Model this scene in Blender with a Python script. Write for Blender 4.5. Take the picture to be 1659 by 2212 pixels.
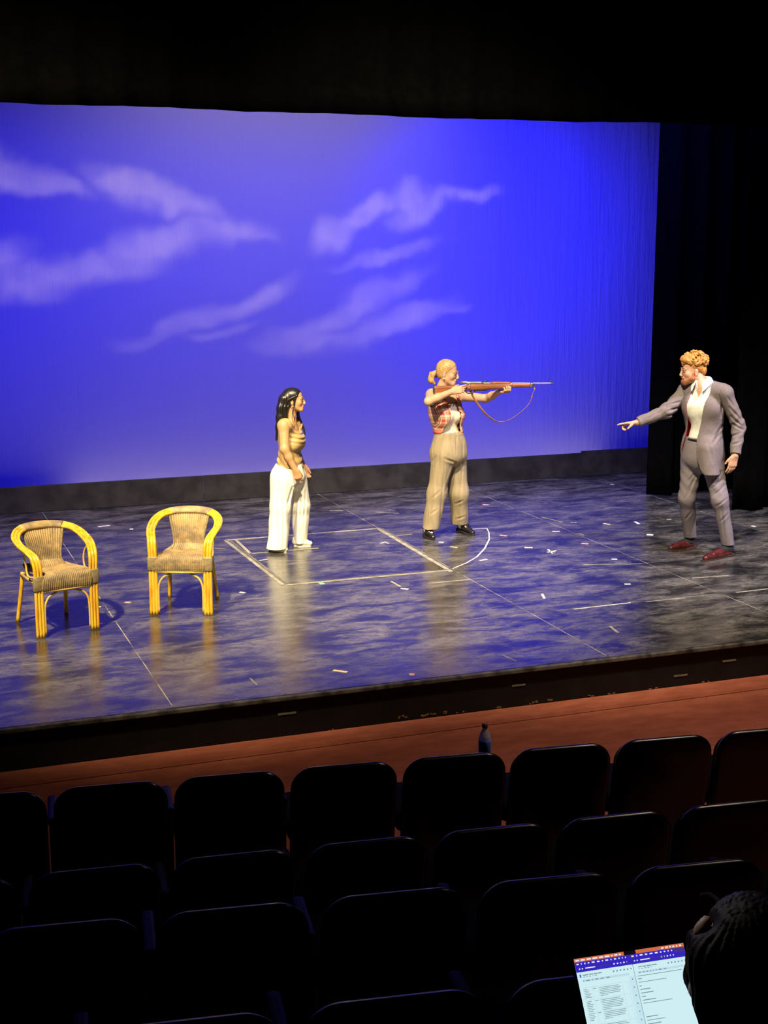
import bpy, bmesh, math, random
import numpy as np
from mathutils import Vector, Matrix
random.seed(7); rng = np.random.default_rng(7)
S = bpy.context.scene
for o in list(bpy.data.objects): bpy.data.objects.remove(o)
COL = S.collection

# ------------------------------------------------------------------ camera
FPX, CX, CY, CAMH = 3010.0, 829.5, 1106.0, 2.85
PITCH, YAW = math.radians(11.2), math.radians(20.36)
F = np.array([math.sin(YAW)*math.cos(PITCH), math.cos(YAW)*math.cos(PITCH), -math.sin(PITCH)])
R = np.array([math.cos(YAW), -math.sin(YAW), 0.0]); U = np.cross(R, F); C0 = np.array([0, 0, CAMH])
cam_d = bpy.data.cameras.new('camera'); cam = bpy.data.objects.new('camera', cam_d); COL.objects.link(cam)
cam_d.sensor_fit = 'VERTICAL'; cam_d.sensor_height = 24.0; cam_d.lens = FPX/2212*24.0
cam_d.clip_start = 0.05; cam_d.clip_end = 200
cam.matrix_world = Matrix(((R[0], U[0], -F[0], 0), (R[1], U[1], -F[1], 0), (R[2], U[2], -F[2], CAMH), (0, 0, 0, 1)))
S.camera = cam

# ------------------------------------------------------------------ world, lights, exposure
S.view_settings.view_transform = 'Standard'; S.view_settings.look = 'None'
S.view_settings.gamma = 1.0; S.view_settings.use_curve_mapping = False
S.view_settings.exposure = 0.0
W = bpy.data.worlds.new('world'); S.world = W; W.use_nodes = True
W.node_tree.nodes['Background'].inputs[0].default_value = (0.5, 0.5, 0.7, 1)
W.node_tree.nodes['Background'].inputs[1].default_value = 0.0004
CYC_Y = 15.15

def aim(o, tgt):
    o.rotation_euler = (Vector(tgt)-o.location).to_track_quat('-Z', 'Y').to_euler()
def spot(name, loc, tgt, e, color, ang, blend=0.4, size=0.12):
    d = bpy.data.lights.new(name, 'SPOT'); d.energy = e; d.color = color; d.spot_size = math.radians(ang)
    d.spot_blend = blend; d.shadow_soft_size = size
    o = bpy.data.objects.new(name, d); COL.objects.link(o); o.location = loc; aim(o, tgt); return o
def area(name, loc, tgt, e, color, sx, sy, spread=180):
    d = bpy.data.lights.new(name, 'AREA'); d.shape = 'RECTANGLE'; d.size = sx; d.size_y = sy; d.energy = e; d.color = color
    d.spread = math.radians(spread)
    o = bpy.data.objects.new(name, d); COL.objects.link(o); o.location = loc; aim(o, tgt); return o

spot('front_spotlight', (-2.4, 4.7, 10.0), (2.4, 11.2, 0.2), 14800, (1, .80, .48), 32, .75, .25)
spot('front_spotlight', (1.6, 4.7, 10.0), (5.2, 11.2, 0.2), 10600, (1, .84, .56), 35, .75, .25)
spot('front_spotlight', (9.8, 4.7, 10.0), (7.0, 10.9, 0.3), 7800, (.90, .79, 1.0), 27, .75, .25)
# cyclorama lighting: strips of blue above and behind the border, a lavender wash, and a cloud projector
area('cyc_strip_blue', (4.2, CYC_Y-3.1, 5.0), (4.2, CYC_Y, 1.5), 172, (.014, .014, 1), 13, .3, 90)
area('cyc_strip_blue', (6.6, CYC_Y-2.3, 5.0), (8.1, CYC_Y, 1.6), 54, (.014, .018, 1), 2.4, .3, 90)
area('cyc_bounce_fill', (5.2, CYC_Y-0.25, 0.10), (5.2, CYC_Y-.03, .9), 6.0, (1, .80, .50), 6.5, .06)  # added hidden lamp, stands in for warm light bouncing off the stage floor
spot('cyc_wash_top', (4.4, CYC_Y-3.1, 5.8), (4.3, CYC_Y, 4.2), 165, (1, .82, .70), 84, 1.0, .3)
area('house_light', (6.4, 5.4, 7.5), (5.7, 6.9, -0.3), 46, (1, .75, .60), 1.0, 1.0, 75)
spot('spectator_rim_fill', (0.4, 7.4, 4.6), (1.50, 2.11, 1.46), 330, (1, .93, .84), 9, .6, .08)  # added fill lamp that rims the spectator's hair and ear, not a house fixture

# ------------------------------------------------------------------ helpers: rays, objects, materials
def ray(x, y):
    d = F + R*(x-CX)/FPX - U*(y-CY)/FPX; return d/np.linalg.norm(d)
def atz(x, y, z=0.0):
    d = ray(x, y); return C0 + d*(z-CAMH)/d[2]
def aty(x, y, Y):
    d = ray(x, y); return C0 + d*Y/d[1]
def atd(x, y, dist): return C0 + ray(x, y)*dist
V = lambda *a: np.array(a, float)
def nrm(v): v = np.asarray(v, float); return v/(np.linalg.norm(v)+1e-12)

def tag(o, label=None, cat=None, group=None, kind=None):
    for k, v in (('label', label), ('category', cat), ('group', group), ('kind', kind)):
        if v: o[k] = v
    return o
def empty(name, loc, rz=0, label=None, cat=None, group=None):
    o = bpy.data.objects.new(name, None); COL.objects.link(o); o.location = loc; o.rotation_euler = (0, 0, rz)
    o.empty_display_size = .1
    return tag(o, label, cat, group)
def link(name, me, mats, parent=None, smooth=True):
    for m in (mats if isinstance(mats, (list, tuple)) else [mats]): me.materials.append(m)
    if smooth and len(me.polygons): me.polygons.foreach_set('use_smooth', np.ones(len(me.polygons), bool))
    o = bpy.data.objects.new(name, me); COL.objects.link(o)
    if parent: o.parent = parent
    return o
def mesh_np(name, verts, faces):
    me = bpy.data.meshes.new(name); me.from_pydata([tuple(map(float, v)) for v in verts], [], [tuple(map(int, f)) for f in faces]); me.update(); return me
def obj_bm(name, bm, mats, parent=None, smooth=False):
    bmesh.ops.recalc_face_normals(bm, faces=bm.faces[:])
    me = bpy.data.meshes.new(name); bm.to_mesh(me); bm.free(); return link(name, me, mats, parent, smooth)
def add_box(bm, c, s, rz=0, bev=0, mi=0, M=None):
    mat = Matrix.Translation(Vector(c)) @ Matrix.Rotation(rz, 4, 'Z') @ Matrix.Diagonal((s[0], s[1], s[2], 1))
    if M is not None: mat = M @ mat
    r = bmesh.ops.create_cube(bm, size=1, matrix=mat)
    fs = {f for v in r['verts'] for f in v.link_faces}
    for f in fs: f.material_index = mi
    if bev:
        es = list({e for v in r['verts'] for e in v.link_edges})
        b = bmesh.ops.bevel(bm, geom=es, offset=bev, segments=2, affect='EDGES', profile=.5)
        for f in b['faces']: f.material_index = mi
def spline(pts, n):
    pts = [np.asarray(p, float) for p in pts]; P = [2*pts[0]-pts[1]] + pts + [2*pts[-1]-pts[-2]]
    m = len(pts)-1; out = []
    for t in np.linspace(0, m, n):
        i = min(int(t), m-1); u = t-i; a, b, c, d = P[i:i+4]
        out.append(.5*(2*b+(c-a)*u+(2*a-5*b+4*c-d)*u*u+(3*b-a-3*c+d)*u**3))
    return np.array(out)
def frames(path, up=None):
    T = np.gradient(path, axis=0); T /= np.linalg.norm(T, axis=1)[:, None]
    n = np.cross(T[0], [0, 0, 1.0]) if up is None else np.asarray(up, float) - T[0]*np.dot(up, T[0])
    if np.linalg.norm(n) < 1e-3: n = np.array([1.0, 0, 0])
    n = nrm(n); N = []
    for t in T:
        n = nrm(n - t*np.dot(n, t)); N.append(n)
    return T, np.array(N)
def tube_vf(path, r, seg=10, rz=None, cap=True, up=None, base=0):
    path = np.asarray(path, float); T, N = frames(path, up); B = np.cross(T, N)
    n = len(path); r = np.broadcast_to(r, (n,)); rz = r if rz is None else np.broadcast_to(rz, (n,))
    a = np.linspace(0, 2*math.pi, seg, endpoint=False)
    v = path[:, None]+(np.cos(a)[None, :, None]*N[:, None]*r[:, None, None]+np.sin(a)[None, :, None]*B[:, None]*rz[:, None, None])
    v = v.reshape(-1, 3); f = []
    for i in range(n-1):
        for j in range(seg):
            k = (j+1) % seg; f.append((base+i*seg+j, base+i*seg+k, base+(i+1)*seg+k, base+(i+1)*seg+j))
    if cap: f += [tuple(base+j for j in range(seg))[::-1], tuple(base+(n-1)*seg+j for j in range(seg))]
    return v, f
def tube(name, path, r, mat, parent=None, seg=10, rz=None, up=None):
    v, f = tube_vf(path, r, seg, rz, True, up); return link(name, mesh_np(name, v, f), mat, parent)
def grid_mesh(name, fn, nu, nv, mat, parent=None, thick=0):
    u, v = np.meshgrid(np.linspace(0, 1, nu), np.linspace(0, 1, nv), indexing='ij'); P = fn(u, v).reshape(-1, 3)
    f = [(i*nv+j, (i+1)*nv+j, (i+1)*nv+j+1, i*nv+j+1) for i in range(nu-1) for j in range(nv-1)]
    o = link(name, mesh_np(name, P, f), mat, parent)
    if thick:
        m = o.modifiers.new('solid', 'SOLIDIFY'); m.thickness = thick; m.offset = 0
    return o
def lathe(name, prof, mat, parent=None, seg=24, loc=(0, 0, 0)):
    v = []; f = []; n = len(prof)
    for r, z in prof:
        for j in range(seg):
            a = 2*math.pi*j/seg; v.append((loc[0]+r*math.cos(a), loc[1]+r*math.sin(a), loc[2]+z))
    for i in range(n-1):
        for j in range(seg):
            k = (j+1) % seg; f.append((i*seg+j, i*seg+k, (i+1)*seg+k, (i+1)*seg+j))
    f.append(tuple(range(seg))[::-1]); f.append(tuple((n-1)*seg+j for j in range(seg)))
    return link(name, mesh_np(name, v, f), mat, parent)

class NT:
    def __init__(s, tree): s.t = tree; s.n = tree.nodes; s.l = tree.links
    def node(s, typ, **kw):
        n = s.n.new(typ)
        for k, v in kw.items(): setattr(n, k, v)
        return n
    def put(s, sock, v):
        if isinstance(v, bpy.types.NodeSocket): s.l.new(v, sock)
        elif v is not None:
            if hasattr(sock.default_value, '__len__') and not hasattr(v, '__len__'): v = (v,)*len(sock.default_value)
            if hasattr(v, '__len__') and len(v) == 3 and len(sock.default_value) == 4: v = (*v, 1)
            sock.default_value = v
    def math(s, op, a, b=None, c=None, clamp=False):
        n = s.node('ShaderNodeMath', operation=op, use_clamp=clamp)
        for i, v in enumerate((a, b, c)): s.put(n.inputs[i], v) if v is not None else None
        return n.outputs[0]
    def vm(s, op, a, b=None, sc=None):
        n = s.node('ShaderNodeVectorMath', operation=op); s.put(n.inputs[0], a)
        if b is not None: s.put(n.inputs[1], b)
        if sc is not None: s.put(n.inputs['Scale'], sc)
        return n.outputs['Value'] if op in ('LENGTH', 'DOT_PRODUCT') else n.outputs[0]
    def mix(s, f, a, b):
        n = s.node('ShaderNodeMix', data_type='RGBA'); s.put(n.inputs[0], f); s.put(n.inputs[6], a); s.put(n.inputs[7], b); return n.outputs[2]
    def ramp(s, f, lo, hi, a=0., b=1., smooth=True):
        n = s.node('ShaderNodeMapRange', interpolation_type='SMOOTHSTEP' if smooth else 'LINEAR'); n.clamp = True
        for i, v in enumerate((f, lo, hi, a, b)): s.put(n.inputs[i], v)
        return n.outputs[0]
    def noise(s, vec, scale, detail=4, rough=.55, dist=0.):
        n = s.node('ShaderNodeTexNoise'); s.put(n.inputs['Vector'], vec); n.inputs['Scale'].default_value = scale
        n.inputs['Detail'].default_value = detail; n.inputs['Roughness'].default_value = rough; n.inputs['Distortion'].default_value = dist
        return n.outputs[0]
    def coord(s, which='Object'): return s.node('ShaderNodeTexCoord').outputs[which]
    def mapping(s, vec, scale=(1, 1, 1), rot=(0, 0, 0), loc=(0, 0, 0)):
        n = s.node('ShaderNodeMapping'); s.put(n.inputs[0], vec); n.inputs['Scale'].default_value = scale
        n.inputs['Rotation'].default_value = rot; n.inputs['Location'].default_value = loc; return n.outputs[0]
    def sep(s, v): n = s.node('ShaderNodeSeparateXYZ'); s.put(n.inputs[0], v); return n.outputs
    def comb(s, x, y, z):
        n = s.node('ShaderNodeCombineXYZ')
        for i, v in enumerate((x, y, z)): s.put(n.inputs[i], v)
        return n.outputs[0]
    def bump(s, h, strength=.3, dist=.01):
        n = s.node('ShaderNodeBump'); s.put(n.inputs['Height'], h); n.inputs['Strength'].default_value = strength
        n.inputs['Distance'].default_value = dist; return n.outputs[0]
def newmat(name):
    m = bpy.data.materials.new(name); m.use_nodes = True; t = NT(m.node_tree); return m, t, t.n['Principled BSDF']
def mat(name, col, rough=.6, metal=0, spec=.5, var=.12, vscale=30, bump=0, bscale=200, coat=0, stretch=(1, 1, 1), attr=False, sheen=0, sss=0):
    m, t, b = newmat(name); co = t.mapping(t.coord(), stretch)
    base = col
    if attr:
        a = t.node('ShaderNodeAttribute'); a.attribute_name = 'Col'; base = a.outputs['Color']
    n = t.noise(co, vscale, 4)
    f = t.ramp(n, .3, .7)
    if attr:
        mm = t.node('ShaderNodeMix', data_type='RGBA', blend_type='MULTIPLY'); t.put(mm.inputs[0], 1.0); t.put(mm.inputs[6], base)
        t.put(mm.inputs[7], t.mix(f, (1-var,)*3, (1+var,)*3)); base = mm.outputs[2]
    else:
        base = t.mix(f, tuple(c*(1-var) for c in col), tuple(min(c*(1+var), 1) for c in col))
    t.put(b.inputs['Base Color'], base); b.inputs['Roughness'].default_value = rough; b.inputs['Metallic'].default_value = metal
    b.inputs['Specular IOR Level'].default_value = spec; b.inputs['Coat Weight'].default_value = coat
    b.inputs['Sheen Weight'].default_value = sheen
    if sss: b.inputs['Subsurface Weight'].default_value = sss; b.inputs['Subsurface Scale'].default_value = .01; b.inputs['Subsurface Radius'].default_value = (1, .35, .2)
    if bump: t.put(b.inputs['Normal'], t.bump(t.noise(co, bscale, 3), bump, .004))
    return m
def emis(name, col, k=1.0):
    m, t, b = newmat(name); b.inputs['Base Color'].default_value = (0, 0, 0, 1); b.inputs['Roughness'].default_value = .3
    b.inputs['Emission Color'].default_value = (*col, 1); b.inputs['Emission Strength'].default_value = k; return m

# ------------------------------------------------------------------ cloud projector (a real textured spotlight behind the border)
def cloud_projector():
    lp = (4.2, CYC_Y-3.2, 5.6)
    o = spot('cloud_projector', lp, (4.2, CYC_Y, 2.6), 1000, (1, 1, 1), 150, .1, .02)
    L = o.data; L.use_nodes = True; t = NT(L.node_tree); em = t.n['Emission']
    g = t.node('ShaderNodeNewGeometry').outputs['Incoming']
    x, y, z = t.sep(g)[:3]
    sx = t.math('ADD', t.math('MULTIPLY', t.math('DIVIDE', x, y), CYC_Y-lp[1]), lp[0])
    sz = t.math('ADD', t.math('MULTIPLY', t.math('DIVIDE', z, y), CYC_Y-lp[1]), lp[2])
    p = t.comb(sx, sz, 0.0)
    w = t.node('ShaderNodeTexNoise'); t.put(w.inputs['Vector'], p); w.inputs['Scale'].default_value = 2.1; w.inputs['Detail'].default_value = 5
    w.inputs['Roughness'].default_value = .5
    p2 = t.vm('ADD', p, t.vm('SCALE', t.vm('SUBTRACT', w.outputs['Color'], (.5, .5, .5)), sc=.46))
    tot = None
    # blobs: picture x, y of centre, half-length, half-height (m), tilt, strength
    blobs = [(40, 375, .55, .20, -.3, .9), (110, 410, .5, .13, -.1, .8), (290, 405, .6, .20, -.25, 1), (390, 440, .55, .18, -.3, 1), (440, 505, .8, .17, .0, .85),
             (330, 530, .6, .24, .2, .9), (210, 580, .9, .2, .15, .8), (60, 600, .6, .26, .1, .65), (540, 510, .4, .07, 0, .6), (-80, 560, .8, .25, .1, .7), (-120, 390, .6, .2, .1, .8),
             (725, 505, .35, .2, .5, .9), (800, 460, .55, .17, .5, 1), (890, 420, .25, .28, 1.1, 1), (910, 455, .4, .16, .5, .9), (990, 428, .35, .1, .2, .75), (1045, 422, .28, .1, .3, .7),
             (840, 555, .7, .1, .25, .7), (770, 580, .4, .06, .2, .5),
             (570, 645, .5, .14, .5, .7), (470, 680, .6, .12, .25, .55), (400, 700, .5, .13, .4, .5), (480, 725, .5, .06, .1, .4),
             (780, 660, .9, .17, .45, .7), (840, 700, .9, .16, .35, .65), (900, 665, .6, .1, .15, .55), (640, 735, .5, .14, .2, .45), (740, 735, .7, .12, .15, .55), (980, 665, .3, .05, .1, .4), (300, 745, .4, .08, .2, .3)]
    for (bx, by, a, b, rot, k) in blobs:
        c = aty(bx, by, CYC_Y)
        d = t.vm('SUBTRACT', p2, (c[0], c[2], 0))
        d = t.mapping(d, (1, 1, 1), (0, 0, -rot)); d = t.vm('MULTIPLY', d, (1/a, 1/b, 0))
        v = t.ramp(t.vm('LENGTH', d), 1.25, .35, 0, k*.85)
        tot = v if tot is None else t.math('MAXIMUM', tot, v)
    n2 = t.ramp(t.noise(p2, 2.4, 4, .55), .25, .75, .55, 1.15)
    # inverse-square and cosine of the throw made even, as a projector lens does: 1/cos^4
    iy = t.math('ABSOLUTE', y); comp = t.math('MINIMUM', t.math('DIVIDE', 1.0, t.math('POWER', iy, 3.2)), 60.0)
    st = t.math('MULTIPLY', t.math('MULTIPLY', tot, n2), comp)
    em.inputs['Color'].default_value = (1, .74, .14, 1)
    t.put(em.inputs['Strength'], st)
    L.energy = CLOUD_E
CLOUD_E = 165
cloud_projector()

# ------------------------------------------------------------------ the stage: cyclorama, floor, curtains
def cyc_material():
    m, t, b = newmat('cyclorama_muslin'); co = t.coord()
    x = t.sep(co)[0]
    wr = t.noise(t.mapping(co, (9, 1, .8)), 1.6, 4, .6, .4); fine = t.noise(t.mapping(co, (3, 1, 1)), 14, 4)
    amp = t.math('MULTIPLY', wr, t.ramp(x, 4.6, 8.3, .25, 1.0))
    t.put(b.inputs['Base Color'], t.mix(fine, (.50, .485, .81), (.55, .53, .86)))
    b.inputs['Roughness'].default_value = .85; b.inputs['Specular IOR Level'].default_value = .15
    t.put(b.inputs['Normal'], t.bump(t.math('ADD', amp, t.math('MULTIPLY', fine, .06)), .55, .03)); return m
def cyc_fn(u, v):
    x = -5.5+u*15.5; z = .02+v*6.2
    y = CYC_Y + .006*np.sin(x*7+np.sin(z*1.3)*1.5)*np.clip((x-5.5)/3, 0, 1) + .01*np.sin(x*1.1)
    return np.stack([x, y, z], -1)
cyc = grid_mesh('cyclorama', cyc_fn, 300, 60, cyc_material()); tag(cyc, 'tall blue lit cloth backdrop with projected pale clouds', 'backdrop')

floor_m, t, b = newmat('black_stage_paint')
co = t.coord('Object')
g = t.node('ShaderNodeNewGeometry').outputs['Position']
n1 = t.noise(t.mapping(g, (1.0, 2.0, 1), (0, 0, .12)), 2.3, 8, .64, .6); n2 = t.noise(t.mapping(g, (1, 2.6, 1), (0, 0, -.1)), 10, 7, .68, .8)
n3 = t.noise(t.mapping(g, (1, 1.6, 1)), 38, 4, .7); n4 = t.noise(t.mapping(g, (3.5, 1, 1), (0, 0, .6)), 9, 5, .75, 2.)
sc = t.math('MULTIPLY', t.ramp(n1, .36, .64), t.ramp(n2, .36, .64))
sc = t.math('ADD', t.math('MULTIPLY', sc, .45), t.math('MULTIPLY', t.ramp(n1, .34, .74), .40))
sc = t.math('MULTIPLY', sc, t.ramp(n3, .25, .7, .55, 1.1))
spk = t.math('ADD', t.math('MULTIPLY', t.ramp(n3, .70, .80), .15), t.math('MULTIPLY', t.ramp(n4, .70, .77), .45))
colr = t.mix(sc, (.013, .0135, .017), (.215, .205, .185)); colr = t.mix(spk, colr, (.55, .53, .48))
t.put(b.inputs['Base Color'], colr)
t.put(b.inputs['Roughness'], t.math('ADD', t.ramp(n2, .3, .7, .17, .30), t.math('MULTIPLY', sc, .22)))
b.inputs['Specular IOR Level'].default_value = .6; b.inputs['IOR'].default_value = 1.5; b.inputs['Coat Weight'].default_value = .28; b.inputs['Coat Roughness'].default_value = .24
rip = t.noise(t.mapping(g, (.8, 2.6, 1), (0, 0, .1)), 2.6, 3, .5, .6)
t.put(b.inputs['Normal'], t.bump(t.math('ADD', rip, t.math('MULTIPLY', n3, .03)), .22, .012))
seam_m = mat('worn_panel_joint', (.30, .28, .23), .6, var=.8, vscale=3.5)
black_m = mat('black_paint', (.006, .006, .007), .55, spec=.3, var=.3, vscale=6)
velour = mat('black_velour', (.0016, .0015, .0016), .95, spec=.04, var=.3, vscale=14)

FRONT, BACK, HOUSE = 8.105, 14.73, -0.31
bm = bmesh.new(); add_box(bm, (3.25, (FRONT+16.0)/2, -.155), (19.5, 16-FRONT-.12, .309)); floor = obj_bm('floor', bm, seam_m); floor.location.z = -.0006
tag(floor, 'black painted scuffed stage floor of large sheets', kind='structure')
xb = [-6.5, -5.1, -3.3, -1.55, .1, 1.633, 4.672, 6.385, 8.153, 9.9, 11.6, 13.0]; yb = [FRONT+.02, 9.345, 10.5, 11.7, 12.9, 14.0, 16.0]
for i in range(len(xb)-1):
    for j in range(6):
        bm = bmesh.new(); gx = .0035
        add_box(bm, ((xb[i]+xb[i+1])/2, (yb[j]+yb[j+1])/2, -.003), (xb[i+1]-xb[i]-2*gx, yb[j+1]-yb[j]-2*gx*.9, .006))
        o = obj_bm('floor_panel', bm, floor_m, floor); o.location.z = .0006
bm = bmesh.new(); add_box(bm, (3.25, FRONT+.004, -.017), (19.5, .036, .030), bev=.006)
nose = obj_bm('trim_1', bm, mat('chipped_stage_nosing', (.075, .07, .06), .5, var=.85, vscale=9, bump=.5, bscale=40)); tag(nose, kind='structure')
bm = bmesh.new(); add_box(bm, (3.25, FRONT+.05, (HOUSE-.034)/2), (19.5, .06, -HOUSE-.034))
apron = obj_bm('wall_front', bm, black_m); tag(apron, 'low black face of the stage apron', kind='structure')
bm = bmesh.new(); add_box(bm, (3.25, 16.3, 4.2), (20, .2, 12)); tag(obj_bm('wall_back', bm, black_m), kind='structure')
bm = bmesh.new(); add_box(bm, (13.1, 7, 4.2), (.2, 20, 12)); tag(obj_bm('wall_right', bm, black_m), kind='structure')
bm = bmesh.new(); add_box(bm, (-6.6, 7, 4.2), (.2, 20, 12)); tag(obj_bm('wall_left', bm, black_m), kind='structure')
bm = bmesh.new(); add_box(bm, (3.25, 7, 11), (20, 20, .2)); tag(obj_bm('ceiling', bm, black_m), kind='structure')

def drape(name, x0, x1, y, z0, z1, pleat, amp, label, cat, bottom=None, nv=24, seed=0):
    ph = np.random.default_rng(seed).uniform(0, 6, 4); n = max(int((x1-x0)/pleat*10), 20)
    def fn(u, v):
        x = x0+u*(x1-x0); zb = z0 if bottom is None else bottom(x); z = zb+v*(z1-zb)
        yy = y+amp*np.sin(x*2*math.pi/pleat+ph[0]+.8*np.sin(x*2.3+ph[1]))*(1-.25*v)+.3*amp*np.sin(x*2*math.pi/pleat*2.3+ph[2])
        return np.stack([x, yy, z], -1)
    o = grid_mesh(name, fn, n, nv, velour, thick=.004); return tag(o, label, cat)
pts = [aty(px, py, 11.2) for px, py in ((0, 222), (300, 231), (640, 244), (830, 250), (1000, 257), (1200, 262), (1431, 266))]
BX = np.array([p[0] for p in pts]); BZ = np.array([p[2] for p in pts])
drape('border_curtain', -6.4, 12.8, 11.2, 0, 7.6, .42, .02, 'wide black border curtain hanging above the blue backdrop', 'curtain',
      bottom=lambda x: np.interp(x, BX, BZ)+.008*np.abs(np.sin(x*2.1))-.004, seed=3)
drape('leg_curtain', atz(1400, 1070)[0], 12.5, 13.33, .005, 7.5, .36, .07, 'black side curtain beside the right edge of the blue backdrop', 'curtain', seed=5)
drape('leg_curtain', atz(1588, 1105)[0], 12.6, 12.25, .005, 7.5, .36, .07, 'nearer black side curtain behind the man in the suit', 'curtain', seed=6)
# ground row: a low run of black flats before the foot of the backdrop
gr = empty('ground_row', (3, BACK, 0), 0, 'low black masking flats along the foot of the backdrop', 'masking')
gm = mat('ground_row_paint', (.030, .028, .025), .5, var=.35, vscale=5, spec=.35)
x_s = [-5.6, -2.2, atz(444, 1085)[0], atz(1243, 1025)[0], 10.5]
for i in range(4):
    zt = [aty(a, b2, BACK)[2] for a, b2 in ((200, 1043), (200, 1043), (830, 1005), (1320, 972))][i]
    bm = bmesh.new(); add_box(bm, ((x_s[i]+x_s[i+1])/2-3, .03, zt/2+.002), (x_s[i+1]-x_s[i]-.006, .03, zt), bev=.004)
    obj_bm('flat_panel', bm, gm, gr)

# spike tape stuck to the floor
tape_m = mat('pale_spike_tape', (.27, .255, .205), .7, var=.35, vscale=12); tape_w = mat('white_spike_tape', (.75, .72, .66), .6, var=.15)
tape_p = mat('pink_spike_tape', (.75, .38, .34), .6, var=.15); tape_y = mat('yellow_spike_tape', (.75, .62, .30), .6, var=.15)
def strip_bm(pts, w, z=.0008):
    pts = [V(p[0], p[1]) for p in pts]; bm = bmesh.new(); L = []
    for i, p in enumerate(pts):
        d = nrm(pts[min(i+1, len(pts)-1)]-pts[max(i-1, 0)]); n = V(-d[1], d[0])*w/2
        L.append([bm.verts.new((*(p+n), z)), bm.verts.new((*(p-n), z)), bm.verts.new((*(p-n), z+.0007)), bm.verts.new((*(p+n), z+.0007))])
    for a, c in zip(L[:-1], L[1:]):
        for k in range(4): bm.faces.new((a[k], a[(k+1) % 4], c[(k+1) % 4], c[k]))
    bm.faces.new(L[0]); bm.faces.new(L[-1][::-1]); return bm
rect = empty('tape_outline', (*atz(720, 1195)[:2], 0), 0, 'pale tape rectangle outline with curved arc marked on the stage floor', 'tape')
org = V(*rect.location[:2])
def tape(pp, w, m=tape_m, parent=rect, z=.0008):
    off = org if parent is rect else V(0, 0)
    return obj_bm('tape_strip' if parent is rect else 'tape_mark', strip_bm([atz(*p)[:2]-off for p in pp], w, z), m, parent)
grey_t = mat('grey_spike_tape', (.13, .125, .11), .6, var=.3, vscale=10)
tape([(487, 1167), (612, 1264)], .035); tape([(496, 1167), (621, 1263)], .025, grey_t, z=.0009); tape([(510, 1167), (541, 1196)], .03)
tape([(541, 1196), (688, 1184)], .03); tape([(488, 1167), (815, 1142)], .05); tape([(815, 1141), (976, 1235)], .05, z=.0016); tape([(823, 1141), (984, 1235)], .025, grey_t, z=.0016)
tape([(616, 1264), (970, 1232)], .035); tape([(720, 1253), (965, 1231)], .02, grey_t, z=.0016)
arc = [(979, 1228), (1008, 1216), (1030, 1203), (1047, 1185), (1057, 1165), (1056, 1150), (1052, 1142)]
tape(arc[:3], .012, tape_w); tape(arc[2:5], .014, tape_w); tape(arc[4:], .010, tape_w)
marks = [([(954, 1094), (1092, 1101)], .012, tape_m), ([(812, 1106), (862, 1109)], .02, tape_m), ([(712, 1103), (742, 1103)], .02, tape_m), ([(855, 1157), (890, 1154)], .02, tape_m),
 ([(990, 1145), (1052, 1141)], .012, tape_w), ([(1043, 1090), (1056, 1091)], .03, tape_p), ([(1080, 1156), (1095, 1158)], .03, tape_p), ([(948, 1171), (958, 1172)], .03, tape_w), ([(973, 1181), (988, 1183)], .025, tape_y),
 ([(1133, 1183), (1150, 1183)], .04, tape_y), ([(1184, 1187), (1194, 1196), (1200, 1189)], .02, tape_w), ([(1037, 1211), (1052, 1208)], .03, tape_w),
 ([(822, 1174), (832, 1171), (840, 1174)], .02, tape_w), ([(560, 1211), (578, 1208)], .015, tape_w), ([(518, 1279), (530, 1281)], .03, tape_w), ([(692, 1259), (698, 1262)], .04, mat('green_spike_tape', (.2, .6, .42), .6)),
 ([(845, 1256), (866, 1268)], .02, tape_m), ([(866, 1271), (882, 1273)], .03, tape_w), ([(925, 1260), (1015, 1252)], .018, tape_m), ([(1193, 1148), (1209, 1148)], .035, tape_w), ([(1303, 1131), (1318, 1133)], .035, tape_y), ([(1233, 1128), (1246, 1129)], .03, tape_m),
 ([(1397, 1155), (1411, 1156)], .05, tape_w), ([(1256, 1174), (1271, 1175)], .035, tape_p), ([(1321, 1208), (1333, 1208)], .03, tape_w), ([(1182, 1193), (1200, 1190)], .02, tape_w), ([(1319, 1046), (1327, 1047)], .04, tape_w), ([(1624, 1136), (1631, 1138)], .04, tape_w),
 ([(1349, 1262), (1362, 1262)], .03, tape_w), ([(1171, 1283), (1176, 1293)], .02, tape_w), ([(1260, 1220), (1385, 1218)], .012, tape_m), ([(1240, 1316), (1362, 1302)], .012, tape_w), ([(1395, 1300), (1480, 1292)], .012, tape_m), ([(1495, 1249), (1575, 1243)], .02, tape_m), ([(1590, 1280), (1659, 1272)], .02, tape_m),
 ([(1318, 1353), (1335, 1367)], .02, tape_m), ([(212, 1138), (237, 1135)], .04, tape_w), ([(280, 1143), (288, 1143)], .04, tape_w), ([(270, 1301), (282, 1302)], .035, tape_p), ([(78, 1314), (94, 1316)], .035, tape_p), ([(212, 1311), (218, 1311)], .03, tape_w), ([(884, 1457), (895, 1457)], .04, tape_p), ([(720, 1448), (750, 1452)], .03, tape_y), ([(464, 1185), (486, 1185)], .012, tape_m), ([(240, 1325), (275, 1320)], .008, tape_m), ([(490, 1301), (512, 1299)], .01, tape_m),
 ([(1170, 1117), (1215, 1128)], .014, tape_m), ([(1250, 1152), (1262, 1157)], .02, tape_m), ([(1372, 1127), (1380, 1132)], .03, tape_w), ([(1440, 1122), (1450, 1122)], .03, tape_m), ([(1085, 1415), (1115, 1428)], .008, tape_m), ([(540, 1465), (555, 1480)], .012, tape_m)]
for pp, w, m in marks: tape(pp, w, m, floor, .0012)
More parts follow.
